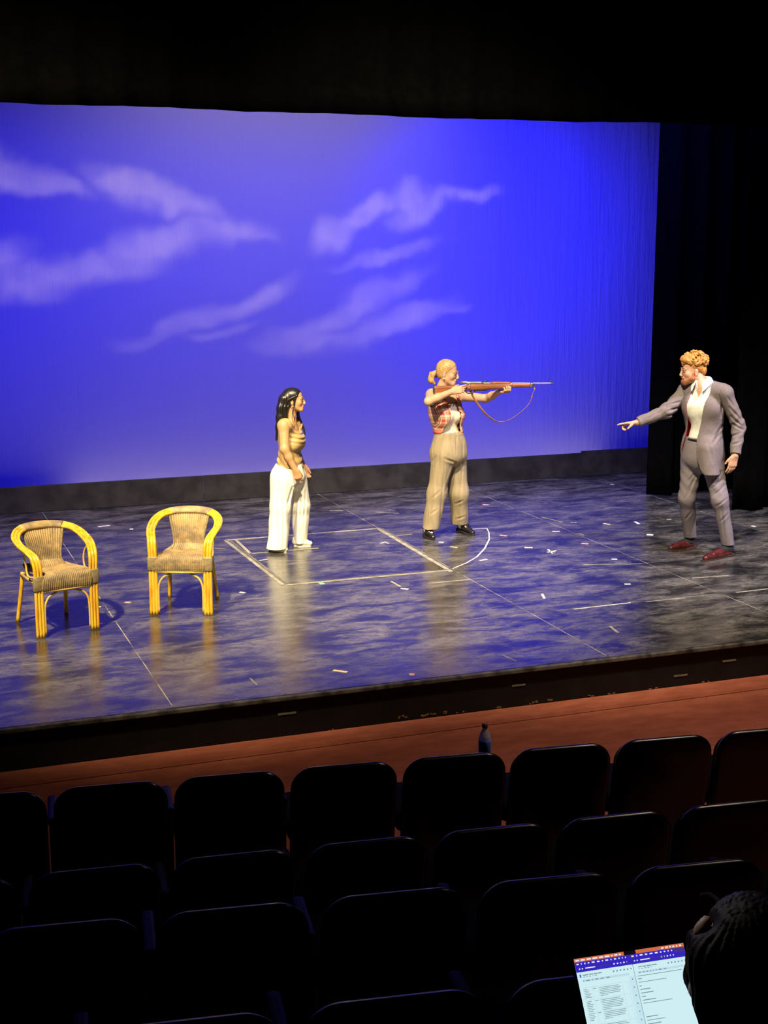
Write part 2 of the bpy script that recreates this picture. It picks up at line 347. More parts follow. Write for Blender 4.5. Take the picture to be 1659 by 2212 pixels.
for (x, y, w) in ((620, 1541, .12), (1120, 1480, .10), (1470, 1459, .11), (1575, 1427, .11)):
    c = aty(x, y, FRONT+.02); bm = bmesh.new(); add_box(bm, (c[0], FRONT+.0175, c[2]), (w, .005, .012)); obj_bm('tape_mark', bm, mat('worn_apron_mark', (.16, .13, .09), .6), apron)
chip_m = mat('bare_wood_chip', (.22, .12, .05), .7)
for (x, y) in ((720, 1577), (868, 1549), (916, 1546), (932, 1543), (960, 1540), (995, 1540), (1080, 1528), (1152, 1518), (1190, 1511), (1280, 1503), (1320, 1500), (1410, 1488), (1525, 1474)):
    c = aty(x, y, FRONT+.02); bm = bmesh.new()
    for k in range(4): add_box(bm, (c[0]+random.uniform(-.03, .03), FRONT+.0175, c[2]+random.uniform(-.004, .008)), (random.uniform(.006, .02), .005, random.uniform(.004, .014)), 0)
    obj_bm('paint_chip', bm, chip_m, apron)

# ------------------------------------------------------------------ the house: carpet, risers, theatre seats
carpet_m, t, b = newmat('rust_carpet'); g = t.node('ShaderNodeNewGeometry').outputs['Position']
n1 = t.noise(t.mapping(g, (1, 2.5, 1), (0, 0, .2)), 4, 6, .65); n2 = t.noise(g, 160, 3)
t.put(b.inputs['Base Color'], t.mix(t.ramp(n1, .3, .7), (.31, .090, .052), (.42, .130, .078))); b.inputs['Roughness'].default_value = 1
b.inputs['Specular IOR Level'].default_value = .05; t.put(b.inputs['Normal'], t.bump(t.math('ADD', n1, t.math('MULTIPLY', n2, .5)), .5, .01))
bm = bmesh.new(); add_box(bm, (3.25, 2.6, HOUSE-.1), (19.4, 11.05, .2)); tag(obj_bm('floor_house', bm, carpet_m), 'rust red carpet between stage and front row', kind='structure')
def cove(u, v):
    x = -6.4+u*19.3; s = v
    y = FRONT+.015-.18*s; z = HOUSE+.05*(1-s)**1.0*np.where(s < .86, 1, 1)*(s < .999)+.004
    z = HOUSE+.004+np.where(s < .9, .032-.006*s, .027*(1-s)/.1)
    return np.stack([x, y, z], -1)
tag(grid_mesh('trim_2', cove, 40, 31, carpet_m), 'low carpeted ledge along the stage face', kind='structure')

fab = mat('black_seat_fabric', (.0014, .0014, .0016), .9, spec=.15, var=.3, vscale=60)
shell = mat('glossy_black_seat_shell', (.002, .002, .0022), .26, spec=.5, var=.2)
plast = mat('black_armrest_plastic', (.004, .004, .005), .55, spec=.2, var=.2); steel = mat('dark_seat_steel', (.012, .012, .014), .4, metal=.3, var=.2)
def rr_loop(w, h, rt, rb, n=9):
    P = []
    for cx, cz, a0, r in ((w/2-rt, h-rt, 0, rt), (-w/2+rt, h-rt, 90, rt), (-w/2+rb, rb, 180, rb), (w/2-rb, rb, 270, rb)):
        for k in range(n):
            a = math.radians(a0+90*k/(n-1)); P.append((cx+r*math.cos(a), cz+r*math.sin(a)))
    return P
def slab(w, h, t, rt, rb, bev, curve=0., bulge=0.):
    """rounded upright pad: front at -t/2, outline w x h, soft rim"""
    v = []; f = []; rings = [(-t/2, bev), (-t/2+bev*.35, bev*.3), (-t/2+bev, 0), (t/2-bev, 0), (t/2-bev*.35, bev*.3), (t/2, bev)]
    base = rr_loop(w, h, rt, rb); n = len(base)
    for y, ins in rings:
        for x, z in base:
            sx = (w/2-ins)/(w/2); sz = (h/2-ins)/(h/2); X = x*sx; Z = h/2+(z-h/2)*sz
            v.append((X, y+curve*(X/(w/2))**2, Z))
    for i in range(len(rings)-1):
        for j in range(n):
            k = (j+1) % n; f.append((i*n+j, i*n+k, (i+1)*n+k, (i+1)*n+j))
    for r0, sgn in ((0, -1), (len(rings)-1, 1)):
        c = []
        for q in (.66, .33):
            i0 = len(v)
            for j in range(n):
                x, y, z = v[r0*n+j]; X = x*q; c0 = (len(c)//1)
                v.append((X, y-curve*(x/(w/2))**2+curve*(X/(w/2))**2+sgn*bulge*(1-q*q), h/2+(z-h/2)*q))
            c.append(i0)
        i1 = len(v); v.append((0, rings[r0][0]+sgn*bulge, h/2))
        seq = [r0*n]+c
        for a, b2 in zip(seq[:-1], seq[1:]):
            for j in range(n):
                k = (j+1) % n; q4 = (a+j, a+k, b2+k, b2+j); f.append(q4 if sgn > 0 else q4[::-1])
        for j in range(n):
            k = (j+1) % n; tr = (seq[-1]+j, seq[-1]+k, i1); f.append(tr if sgn > 0 else tr[::-1])
    return v, f
def fixn(me):
    bm = bmesh.new(); bm.from_mesh(me); bmesh.ops.recalc_face_normals(bm, faces=bm.faces[:]); bm.to_mesh(me); bm.free(); return me
SEATW = .505
def seat_meshes():
    M = {}
    # local frame: faces +y (the stage); z=0 is the floor under the seat
    def tilt(v, ang, off): 
        c, s = math.cos(ang), math.sin(ang); return [(x+off[0], y*c+z*s+off[1], -y*s+z*c+off[2]) for x, y, z in v]
    v, f = slab(SEATW*.985, .56, .045, .10, .05, .020, -.015, .012); v = tilt(v, -.16, (0, .0, .235)); M['back_shell'] = (v, f, shell)
    v, f = slab(SEATW*.93, .50, .06, .085, .05, .026, -.015, .02); v = tilt(v, -.16, (0, .047, .255)); M['backrest'] = (v, f, fab)
    v, f = slab(SEATW*.92, .44, .10, .05, .05, .03, 0, .012); v = [(x, z+.09, .43-y*-1-.05) for x, y, z in v]; M['seat_cushion'] = (v, f, fab)
    return {k: (fixn(mesh_np(k, v, f)), m) for k, (v, f, m) in M.items()}
SM = seat_meshes()
for k, (me, m) in SM.items(): me.materials.append(m); me.polygons.foreach_set('use_smooth', np.ones(len(me.polygons), bool))
bm = bmesh.new(); add_box(bm, (0, .22, .56), (.045, .30, .035), bev=.014); arm_me = bpy.data.meshes.new('armrest'); bm.to_mesh(arm_me); bm.free(); arm_me.materials.append(plast)
bm = bmesh.new(); add_box(bm, (0, .18, .28), (.03, .2, .54), bev=.008); add_box(bm, (0, .18, .008), (.05, .34, .016), bev=.004)
sup_me = bpy.data.meshes.new('side_support'); bm.to_mesh(sup_me); bm.free(); sup_me.materials.append(steel)
ORD = ['first', 'second', 'third', 'fourth', 'fifth', 'sixth', 'seventh', 'eighth', 'ninth']
def seat(loc, rz, label, group, last=False):
    e = empty('theatre_seat', loc, rz, label, 'seat', group)
    for k, (me, m) in SM.items():
        o = bpy.data.objects.new(k, me); COL.objects.link(o); o.parent = e
    for s in ((-1, 1) if last else (-1,)):
        for nm, me in (('armrest', arm_me), ('side_support', sup_me)):
            o = bpy.data.objects.new(nm, me); COL.objects.link(o); o.parent = e; o.location = (s*SEATW/2*1.03, 0, 0)
    return e
TOPOFF = (-.09, .79)          # where the top edge of a back lies in the seat's own frame (y, z)
def row(tops, z, name, gap_px, k0, k1, pitch, floor_z):
    """tops: two picture points on the line of seat tops; gap_px: picture x of one gap between two seats; seats k0..k1 counted from it"""
    a = atz(*tops[0], z); c = atz(*tops[1], z); d = nrm(c-a); ang = math.atan2(d[1], d[0]); fwd = V(-d[1], d[0])
    g = atz(gap_px, tops[0][1]+(tops[1][1]-tops[0][1])*(gap_px-tops[0][0])/(tops[1][0]-tops[0][0]), z); out = []
    for i, k in enumerate(range(k0, k1+1)):
        p = g[:2]+d[:2]*pitch*(k+.5); base = p-fwd*TOPOFF[0]
        lab = f'black theatre seat back, {ORD[i]} from the left in the {name} row'
        out.append(seat((base[0], base[1], z-TOPOFF[1]), ang, lab, f'seats in the {name} row', k == k1))
    return ang, out
ROWZ = [.48, .50, .73, .95, 1.16]
ang1, s1 = row([(243, 1692), (1425, 1592)], ROWZ[0], 'front', 864, -4, 3, .526, HOUSE)
ang2, s2 = row([(475, 1846), (1340, 1757)], ROWZ[1], 'second', 931, -4, 2, .530, HOUSE)
ang3, s3 = row([(275, 1980), (1490, 1864)], ROWZ[2], 'third', 1022, -3, 2, .535, HOUSE)
ang4, s4 = row([(450, 2196), (1190, 2113)], ROWZ[3], 'fourth', 630, -2, 2, .535, HOUSE)
# risers under the raked rows
for k, (ss, zz) in enumerate(((s3, ROWZ[2]), (s4, ROWZ[3]))):
    e = ss[2]; top = e.location.z
    bm = bmesh.new(); h = top-HOUSE
    add_box(bm, (0, -3.0+.42 if k else -.14, -h/2), (14, 6.2 if k else .92, h))
    r = obj_bm('trim_%d' % (3+k), bm, carpet_m); r.location = (e.location.x, e.location.y, top); r.rotation_euler = (0, 0, e.rotation_euler[2]); tag(r, 'dark carpeted step under a raked row', kind='structure')

# water bottle on the armrest in the front row
def bottle():
    e = empty('water_bottle', (0, 0, 0), 0, 'small clear water bottle with blue label and red cap beyond the front row', 'bottle')
    clear = mat('clear_plastic', (.92, .93, .97), .15, var=.02); cb = clear.node_tree.nodes['Principled BSDF']; cb.inputs['Transmission Weight'].default_value = .35
    cb.inputs['Alpha'].default_value = .85
    lathe('bottle_body', [(.026, 0), (.031, .004), (.031, .03), (.030, .045), (.031, .06), (.031, .118), (.029, .138), (.020, .163), (.013, .176), (.013, .186)], clear, e)
    lathe('bottle_label', [(.0315, .058), (.0320, .06), (.0320, .115), (.0315, .117)], mat('blue_bottle_label', (.16, .26, .85), .5, var=.2), e)
    lathe('bottle_cap', [(.0150, .184), (.0155, .186), (.0155, .204), (.0140, .206)], mat('rust_bottle_cap', (.45, .10, .04), .5), e)
    return e
bt = bottle(); pb = s1[5]
arm_w = Vector((-SEATW/2*1.03, .30, .5785)); rot = Matrix.Rotation(pb.rotation_euler[2], 3, 'Z')
bt.location = Vector(pb.location)+rot @ arm_w

# ------------------------------------------------------------------ bodies and cloth: smooth-union solids turned into one skin (surface nets)
class Field:
    def __init__(s, lo, hi, h):
        s.lo = V(*lo); s.h = h; s.n = np.ceil((V(*hi)-s.lo)/h).astype(int)+1
        s.f = np.full(s.n, .5, np.float32); s.ax = [(s.lo[i]+np.arange(s.n[i])*h).astype(np.float32) for i in range(3)]
    def box(s, lo, hi):
        a = np.clip(np.floor((lo-s.lo)/s.h).astype(int), 0, s.n); b = np.clip(np.ceil((hi-s.lo)/s.h).astype(int)+1, 0, s.n)
        if np.any(b <= a): return None, None
        sl = tuple(slice(a[i], b[i]) for i in range(3))
        return sl, (s.ax[0][sl[0]][:, None, None], s.ax[1][sl[1]][None, :, None], s.ax[2][sl[2]][None, None, :])
    def comb(s, sl, d, k, op):
        f = s.f[sl]; d = d.astype(np.float32)
        if op == 's': d = -d; hh = np.maximum(k-np.abs(f-d), 0)/k; s.f[sl] = np.maximum(f, d)+hh*hh*k*.25
        else: hh = np.maximum(k-np.abs(f-d), 0)/k; s.f[sl] = np.minimum(f, d)-hh*hh*k*.25
    def cap(s, a, b, ra, rb, k=.02, op='u', sq=None, off=0):
        a = V(*a); b = V(*b); ra += off; rb += off; m = max(ra, rb)+k+.03
        sl, X = s.box(np.minimum(a, b)-m, np.maximum(a, b)+m)
        if sl is None: return s
        q = [X[i]-a[i] for i in range(3)]; ba = b-a
        L2 = float(ba@ba)+1e-9
        t = np.clip((q[0]*ba[0]+q[1]*ba[1]+q[2]*ba[2])/L2, 0, 1)
        e = [q[i]-t*ba[i] for i in range(3)]
        sc = 1.0
        if sq:
            n, w = nrm(sq[0]), sq[1]; dn = e[0]*n[0]+e[1]*n[1]+e[2]*n[2]
            e = [e[i]+dn*n[i]*(1/w-1) for i in range(3)]; sc = min(1, w) if w < 1 else 1
        d = (np.sqrt(e[0]**2+e[1]**2+e[2]**2)-(ra+(rb-ra)*t))
        s.comb(sl, d*(sc*.5+.5), k, op); return s
    def ell(s, c, r, ax=None, k=.02, op='u', off=0):
        c = V(*c); r = V(*r)+off; m = max(r)+k+.03
        sl, X = s.box(c-m, c+m)
        if sl is None: return s
        A = np.eye(3) if ax is None else np.array([nrm(v) for v in ax])
        q = [X[i]-c[i] for i in range(3)]; l = [q[0]*A[i][0]+q[1]*A[i][1]+q[2]*A[i][2] for i in range(3)]
        k0 = np.sqrt(sum((l[i]/r[i])**2 for i in range(3))); k1 = np.sqrt(sum((l[i]/r[i]**2)**2 for i in range(3)))+1e-6
        s.comb(sl, k0*(k0-1)/k1, k, op); return s
    def grid(s): return np.meshgrid(*s.ax, indexing='ij', sparse=True)
    def apply(s, fn): X, Y, Z = s.grid(); s.f = np.asarray(fn(X, Y, Z, s.f), np.float32); return s
    def cut(s, p, n, k=.004):      # remove the side n points to
        n = nrm(n); X, Y, Z = s.grid(); d = (X-p[0])*n[0]+(Y-p[1])*n[1]+(Z-p[2])*n[2]; s.f = np.maximum(s.f, d.astype(np.float32)); return s
    def crease(s, segs):     # cloth folds: a groove with a soft ridge beside it, running through the cloth front to back
        for a, b, w, dp in segs:
            a = V(*a); b = V(*b); m = 3.2*w; lo = np.minimum(a, b)-m; hi = np.maximum(a, b)+m; lo[1] = s.lo[1]; hi[1] = s.lo[1]+s.n[1]*s.h
            sl, X = s.box(lo, hi)
            if sl is None: continue
            bx, bz = b[0]-a[0], b[2]-a[2]; qx, qz = X[0]-a[0], X[2]-a[2]; t = np.clip((qx*bx+qz*bz)/(bx*bx+bz*bz+1e-9), 0, 1)
            d = np.sqrt((qx-t*bx)**2+(qz-t*bz)**2); tp = .25+.75*np.sin(np.pi*np.clip(t*.94+.03, 0, 1)); ed = np.exp(-(np.maximum(d-0, 0)/(3*w))**4)
            s.f[sl] += (tp*ed*dp*.8*(np.exp(-(d/w)**2)-.55*np.exp(-((d-1.9*w)/w)**2))).astype(np.float32)
        return s
    def nets(s):
        f = s.f; ins = f < 0
        c = [ins[i:ins.shape[0]-1+i, j:ins.shape[1]-1+j, k:ins.shape[2]-1+k] for i in (0, 1) for j in (0, 1) for k in (0, 1)]
        al = c[0].copy(); an = c[0].copy()
        for q in c[1:]: al &= q; an |= q
        I = np.argwhere(an & ~al)
        idx = np.full(an.shape, -1, np.int64); idx[tuple(I.T)] = np.arange(len(I))
        acc = np.zeros((len(I), 3)); cnt = np.zeros(len(I)); g = lambda o: f[I[:, 0]+o[0], I[:, 1]+o[1], I[:, 2]+o[2]].astype(float)
        for a in range(3):
            o1, o2 = [q for q in range(3) if q != a]
            for u in (0, 1):
                for v in (0, 1):
                    p = [0, 0, 0]; p[o1] = u; p[o2] = v; q = list(p); q[a] = 1; fa, fb = g(p), g(q)
                    m = (fa < 0) != (fb < 0); t = np.where(m, fa/(fa-fb+1e-12), 0)
                    for d in range(3): acc[:, d] += np.where(m, (t if d == a else p[d]), 0)
                    cnt += m
        vt = s.lo+(I+acc/cnt[:, None])*s.h; F_ = []
        for a in range(3):
            o1, o2 = [(1, 2), (2, 0), (0, 1)][a]; sh = [slice(None)]*3; sh2 = [slice(None)]*3; sh[a] = slice(0, -1); sh2[a] = slice(1, None)
            A, B = ins[tuple(sh)], ins[tuple(sh2)]; E_ = np.argwhere(A != B)
            E_ = E_[(E_[:, o1] > 0) & (E_[:, o2] > 0) & (E_[:, o1] < f.shape[o1]-1) & (E_[:, o2] < f.shape[o2]-1)]
            q = []
            for u, v in ((1, 1), (0, 1), (0, 0), (1, 0)):
                e = E_.copy(); e[:, o1] -= u; e[:, o2] -= v; q.append(idx[e[:, 0], e[:, 1], e[:, 2]])
            q = np.stack(q, 1); fl = ~A[tuple(E_.T)]; q[fl] = q[fl][:, ::-1]; F_.append(q)
        return vt, np.concatenate(F_)
    def make(s, name, mats, parent, color=None, smooth=1, matfn=None):
        v, q = s.nets(); 
        for _ in range(smooth):
            acc = np.zeros_like(v); n = np.zeros(len(v))
            for a, b in ((0, 1), (1, 2), (2, 3), (3, 0)):
                np.add.at(acc, q[:, a], v[q[:, b]]); np.add.at(acc, q[:, b], v[q[:, a]]); np.add.at(n, q[:, a], 1); np.add.at(n, q[:, b], 1)
            v = v*.5+.5*acc/np.maximum(n, 1)[:, None]
        me = bpy.data.meshes.new(name); me.vertices.add(len(v)); me.vertices.foreach_set('co', v.astype(np.float32).ravel())
        me.loops.add(q.size); me.loops.foreach_set('vertex_index', q.astype(np.int32).ravel())
        me.polygons.add(len(q)); me.polygons.foreach_set('loop_start', (np.arange(len(q))*4).astype(np.int32)); me.polygons.foreach_set('loop_total', np.full(len(q), 4, np.int32))
        me.update(calc_edges=True)
        if color is not None:
            at = me.attributes.new('Col', 'FLOAT_COLOR', 'POINT'); cc = color(v); cc = np.concatenate([cc, np.ones((len(v), 1))], 1); at.data.foreach_set('color', cc.astype(np.float32).ravel())
        o = link(name, me, mats, parent)
        if matfn is not None: me.polygons.foreach_set('material_index', matfn(v[q].mean(1)).astype(np.int32)); me.update()
        return o

def wob(X, Y, Z, fx, fy, fz, ph=0): return np.sin(X*fx+Y*fy*.7+1.7*np.sin(Z*fz*.31+ph)+ph)*np.sin(Z*fz+Y*fy+1.3*np.sin(X*fx*.37+ph*2)+ph*1.3)
def rotv(v, ax, a): return np.array(Matrix.Rotation(a, 3, Vector(ax)) @ Vector(v))

def torso(f, sl, sr, hl, hr, fwd, off=0., fem=False, s=1., k=.05, belly=0):
    sl, sr, hl, hr = map(np.asarray, (sl, sr, hl, hr)); ms = (sl+sr)/2; mh = (hl+hr)/2; up = nrm(ms-mh); r = nrm(sr-sl); r = nrm(r-up*(r@up)); fw = nrm(np.cross(up, r)) 
    if fw@np.asarray(fwd) < 0: fw = -fw
    L = np.linalg.norm(ms-mh); A = (r, fw, up)
    f.ell(ms-up*.16*s+fw*.0, (.150*s, .105*s, .185*s), A, k, off=off)
    f.cap(sl*.88+sr*.12-up*.015, sr*.88+sl*.12-up*.015, .052*s, .052*s, k, off=off)
    f.ell(ms-up*.06*s-fw*.02, (.13*s, .075*s, .07*s), A, k, off=off)
    f.ell(mh+up*.22*L, (.125*s, .092*s+belly, .16*s), A, k, off=off)
    f.ell(mh+up*.03, (.158*s, .112*s, .125*s), A, k, off=off)
    for q in (-1, 1):
        if fem: f.ell(ms-up*.20*s+r*q*.068*s+fw*.075*s, (.062*s, .055*s, .062*s), A, .03, off=off)
        else: f.ell(ms-up*.14*s+r*q*.07*s+fw*.065*s, (.085*s, .05*s, .075*s), A, .04, off=off)
        f.ell(mh+r*q*.07*s-fw*.055*s-up*.03, (.08*s, .075*s, .095*s), A, .04, off=off)
    return r, fw, up
def head(f, c, fwd, up, s=1., fem=True):
    c = np.asarray(c); fw = nrm(fwd); up = nrm(np.asarray(up)-fw*(np.asarray(up)@fw)); r = nrm(np.cross(fw, up)); A = (r, fw, up)
    P = lambda x, y, z: c+(r*x+fw*y+up*z)*s
    f.ell(P(0, -.008, .034), V(.074, .096, .084)*s, A, .01); f.ell(P(0, .026, -.035), V(.060, .062, .074)*s, A, .03)
    j = 0 if fem else .004
    f.cap(P(-.018, .073, -.097), P(.018, .073, -.097), .017*s+j, .017*s+j, .03)
    for q in (-1, 1):
        f.cap(P(q*.052, -.005, -.052), P(q*.020, .066, -.095), .018*s+j, .016*s+j, .03)
        f.ell(P(q*.040, .058, -.030), V(.024, .022, .024)*s, A, .025)
        f.ell(P(q*.031, .094, .000), V(.017, .012, .011)*s, A, .014, 's')
        f.cap(P(q*.014, .094, .016), P(q*.046, .080, .017), .009*s, .007*s, .014)
        f.ell(P(q*.031, .081, .002), V(.0125, .0105, .0105)*s, A, .004)
        f.ell(P(q*.012, .104, -.042), V(.010, .011, .009)*s, A, .008)
        e = (nrm(r*q*.9-fw*.35), nrm(fw*.9+r*q*.35), up)
        f.ell(P(q*.076, -.010, -.014), V(.008, .018, .031)*s, e, .006); f.ell(P(q*.086, -.006, -.012), V(.006, .010, .018)*s, e, .006, 's')
    f.cap(P(0, .096, .010), P(0, .110, -.034), .0075*s, .0108*s, .014)
    f.cap(P(-.017, .088, -.062), P(.017, .088, -.062), .0075*s, .0075*s, .006); f.cap(P(-.009, .095, -.061), P(.009, .095, -.061), .0062*s, .0062*s, .006)
    f.cap(P(-.014, .088, -.074), P(.014, .088, -.074), .0085*s, .0085*s, .006)
    f.cap(P(-.022, .100, -.0675), P(.022, .100, -.0675), .0022, .0022, .004, 's')
    return P, A
def hand(f, w, d, n, side, curl, s=1., thumb=(.6, .7, .35), tcurl=.3, spread=.05):
    w = np.asarray(w, float); d = nrm(d); n = nrm(np.asarray(n)-d*(np.asarray(n)@d)); sd = np.cross(d, n); sd = sd if sd@np.asarray(side) > 0 else -sd
    for i, (o, Lf) in enumerate(((.027, .072), (.009, .080), (-.009, .074), (-.026, .058))):
        b = w+(d*(.088-.004*abs(i-1))+sd*o)*s; f.cap(w+sd*o*.6*s+d*.012*s, b, .0155*s, .0125*s, .012, sq=(n, .85))
        a = curl[i]; p = b
        for q, (fr, rr) in enumerate(((.45, .0092), (.30, .0085), (.25, .0078))):
            ang = a*(q*.85+.55); dd = d*math.cos(ang)+n*math.sin(ang)+sd*spread*(1.5-i)*(1 if a < .5 else 0); p2 = p+nrm(dd)*Lf*fr*s; f.cap(p, p2, rr*s, (rr-.0007)*s, .003); p = p2
    b = w+(d*.022+sd*.026)*s; td = nrm(d*thumb[0]+sd*thumb[1]+n*thumb[2]); p = b+td*.042*s; f.cap(b, p, .015*s, .0115*s, .012)
    td2 = nrm(td+(d*.5-sd*.5*tcurl+n*tcurl)); f.cap(p, p+td2*.030*s, .0105*s, .0085*s, .004)
    f.cap(w-d*.02, w+d*.02*s, .021*s, .021*s, .015, sq=(n, .75))
def skin_mat(name, col, spec=.35): return mat(name, col, .48, spec=spec, var=.05, vscale=40, attr=True, sss=.0)

class Person:
    """local frame: x to the right of the line of sight, y away along it, z up; origin on the stage between the feet"""
    def __init__(s, px, py, label, name='person'):
        g = atz(px, py); s.g = g; s.a = math.atan2(g[0], g[1]); s.e = empty(name, g, -s.a, label, 'person')
        s.ex = V(math.cos(s.a), -math.sin(s.a), 0); s.ey = V(math.sin(s.a), math.cos(s.a), 0)
    def P(s, x, y, w=0.):
        d = ray(x, y); o = C0-s.g; n = s.ey; t = (w-o@n)/(d@n); p = o+d*t; return V(p@s.ex, p@s.ey, p[2])
    def G(s, x, y, z=0.):
        p = atz(x, y, z)-s.g; return V(p@s.ex, p@s.ey, p[2])

def shoe(e, heel, toe, mat_, sole, w=.042, heel_h=.022, name='shoe', kind='oxford', laces=None, h=.075):
    heel = V(*heel[:2]); toe = V(*toe[:2]); L = np.linalg.norm(toe-heel); d = nrm(toe-heel); d3 = V(*d, 0); s3 = V(-d[1], d[0], 0); o = V(*heel, 0)
    P = lambda t, z, x=0: o+d3*t*L+s3*x+V(0, 0, z)
    f = Field(np.minimum(P(0, 0), P(1, 0))-.09, np.maximum(P(0, 0), P(1, 0))+V(.09, .09, .16), .004); z0 = .018
    hz = heel_h-.01 if kind == 'pump' else 0
    f.cap(P(.14, z0+.026+hz), P(.45, z0+.026+hz*.8), w*.75, w*.85, .02); f.cap(P(.45, z0+.024+hz*.7), P(.86, z0+.012), w*.9, w*.62, .02, sq=((0, 0, 1), .8))
    f.cap(P(.13, z0+.03+hz), P(.13, z0+h-.015+hz), w*.72, w*.72, .02, sq=(d3, .95))
    if kind != 'pump': f.cap(P(.35, z0+.045), P(.62, z0+.028), w*.62, w*.6, .02)
    f.ell(P(.16, z0+h+.012+hz), (.028, .028, .03), None, .012, 's')
    f.cut((0, 0, .014), (0, 0, -1))
    so = f.make(name, mat_, e)
    # sole and heel
    bm = bmesh.new(); n = 28; lo = []; hi = []
    for i in range(n):
        a = 2*math.pi*i/n; tt = .485-.475*math.cos(a); wd = w*(.80+.25*math.sin(min(tt, 1)*2.6))*math.sin(a)*.95
        wd = w*np.sign(math.sin(a))*abs(math.sin(a))**.6*(.56+.22*math.sin(max(min(tt, 1), 0)*3.0))
        up = hz*max(0, 1-tt*1.7)
        p = P(tt, 0, wd); lo.append(bm.verts.new(p+V(0, 0, .001+up))); hi.append(bm.verts.new(p+V(0, 0, .016+up)))
    bm.faces.new(lo[::-1]); bm.faces.new(hi)
    for i in range(n): k = (i+1) % n; bm.faces.new((lo[i], lo[k], hi[k], hi[i]))
    obj_bm('sole', bm, sole, so)
    bm = bmesh.new(); hh = heel_h; add_box(bm, P(.12, hh/2+.0005), (L*.24, w*1.35, hh), math.atan2(d[1], d[0]), .004); obj_bm('heel', bm, sole, so)
    if laces is not None:
        for t in (.36, .43, .50, .57): tube('shoelace', [P(t, z0+.078-.09*(t-.36)-.012, x*w*.5)+V(0, 0, .006*(1-abs(x))) for x in (-1, -.4, .4, 1)], .0035, laces, so, 6)
    return so

def eyes(e, P, A, iris=(.06, .04, .03), brow=(.1, .06, .04), s=1., lash=True):
    w = mat('eye_white', (.75, .72, .68), .2, var=.02); ir = mat('iris', iris, .15, var=.1); bw = mat('eyebrow_hair', brow, .8)
    r, fw, up = A
    for q in (-1, 1):
        c = P(q*.031, .0835, .001); f = Field(c-.02*s, c+.02*s, .0018); f.ell(c, V(.0115, .0098, .0062)*s, A, .002)
        eo = f.make('eye', w, e); ic = P(q*.031, .0905, .001); f = Field(ic-.012, ic+.012, .0012); f.ell(ic, V(.0052, .0036, .0054)*s, A, .001); f.make('iris', ir, eo)
        tube('eyelid_line', [P(q*(.031+x), .0935-.35*x*x*30-.006*(x > .008), .0065-22*x*x) for x in (-.011, -.004, .004, .012)], [.0012, .0020, .0022, .0012], bw, e, 6)
        tube('eyebrow', [P(q*x, y, z) for x, y, z in ((.013, .1015, .020), (.027, .0985, .026), (.040, .0900, .0255), (.050, .080, .020))], [.0014, .0026, .0024, .0012], bw, e, 6)
def face_color(base, P, A, lips, c, cheek=.12, hairline=None):
    r, fw, up = A; o = P(0, 0, 0)
    def fn(v):
        q = v-o; x, y, z = q@r, q@fw, q@up; col = np.tile(V(*base), (len(v), 1))
        m = np.exp(-((np.abs(x)/.020)**4))*np.exp(-(((z+.068)/.010)**4))*(y > .075); col = col*(1-m[:, None])+V(*lips)*m[:, None]
        ck = np.exp(-(((np.abs(x)-.042)/.02)**2+((z+.035)/.02)**2))*(y > .03)*cheek; col = col*(1-ck[:, None])+V(base[0], base[1]*.6, base[2]*.55)*ck[:, None]
        return np.clip(col, 0, 1)
    return fn

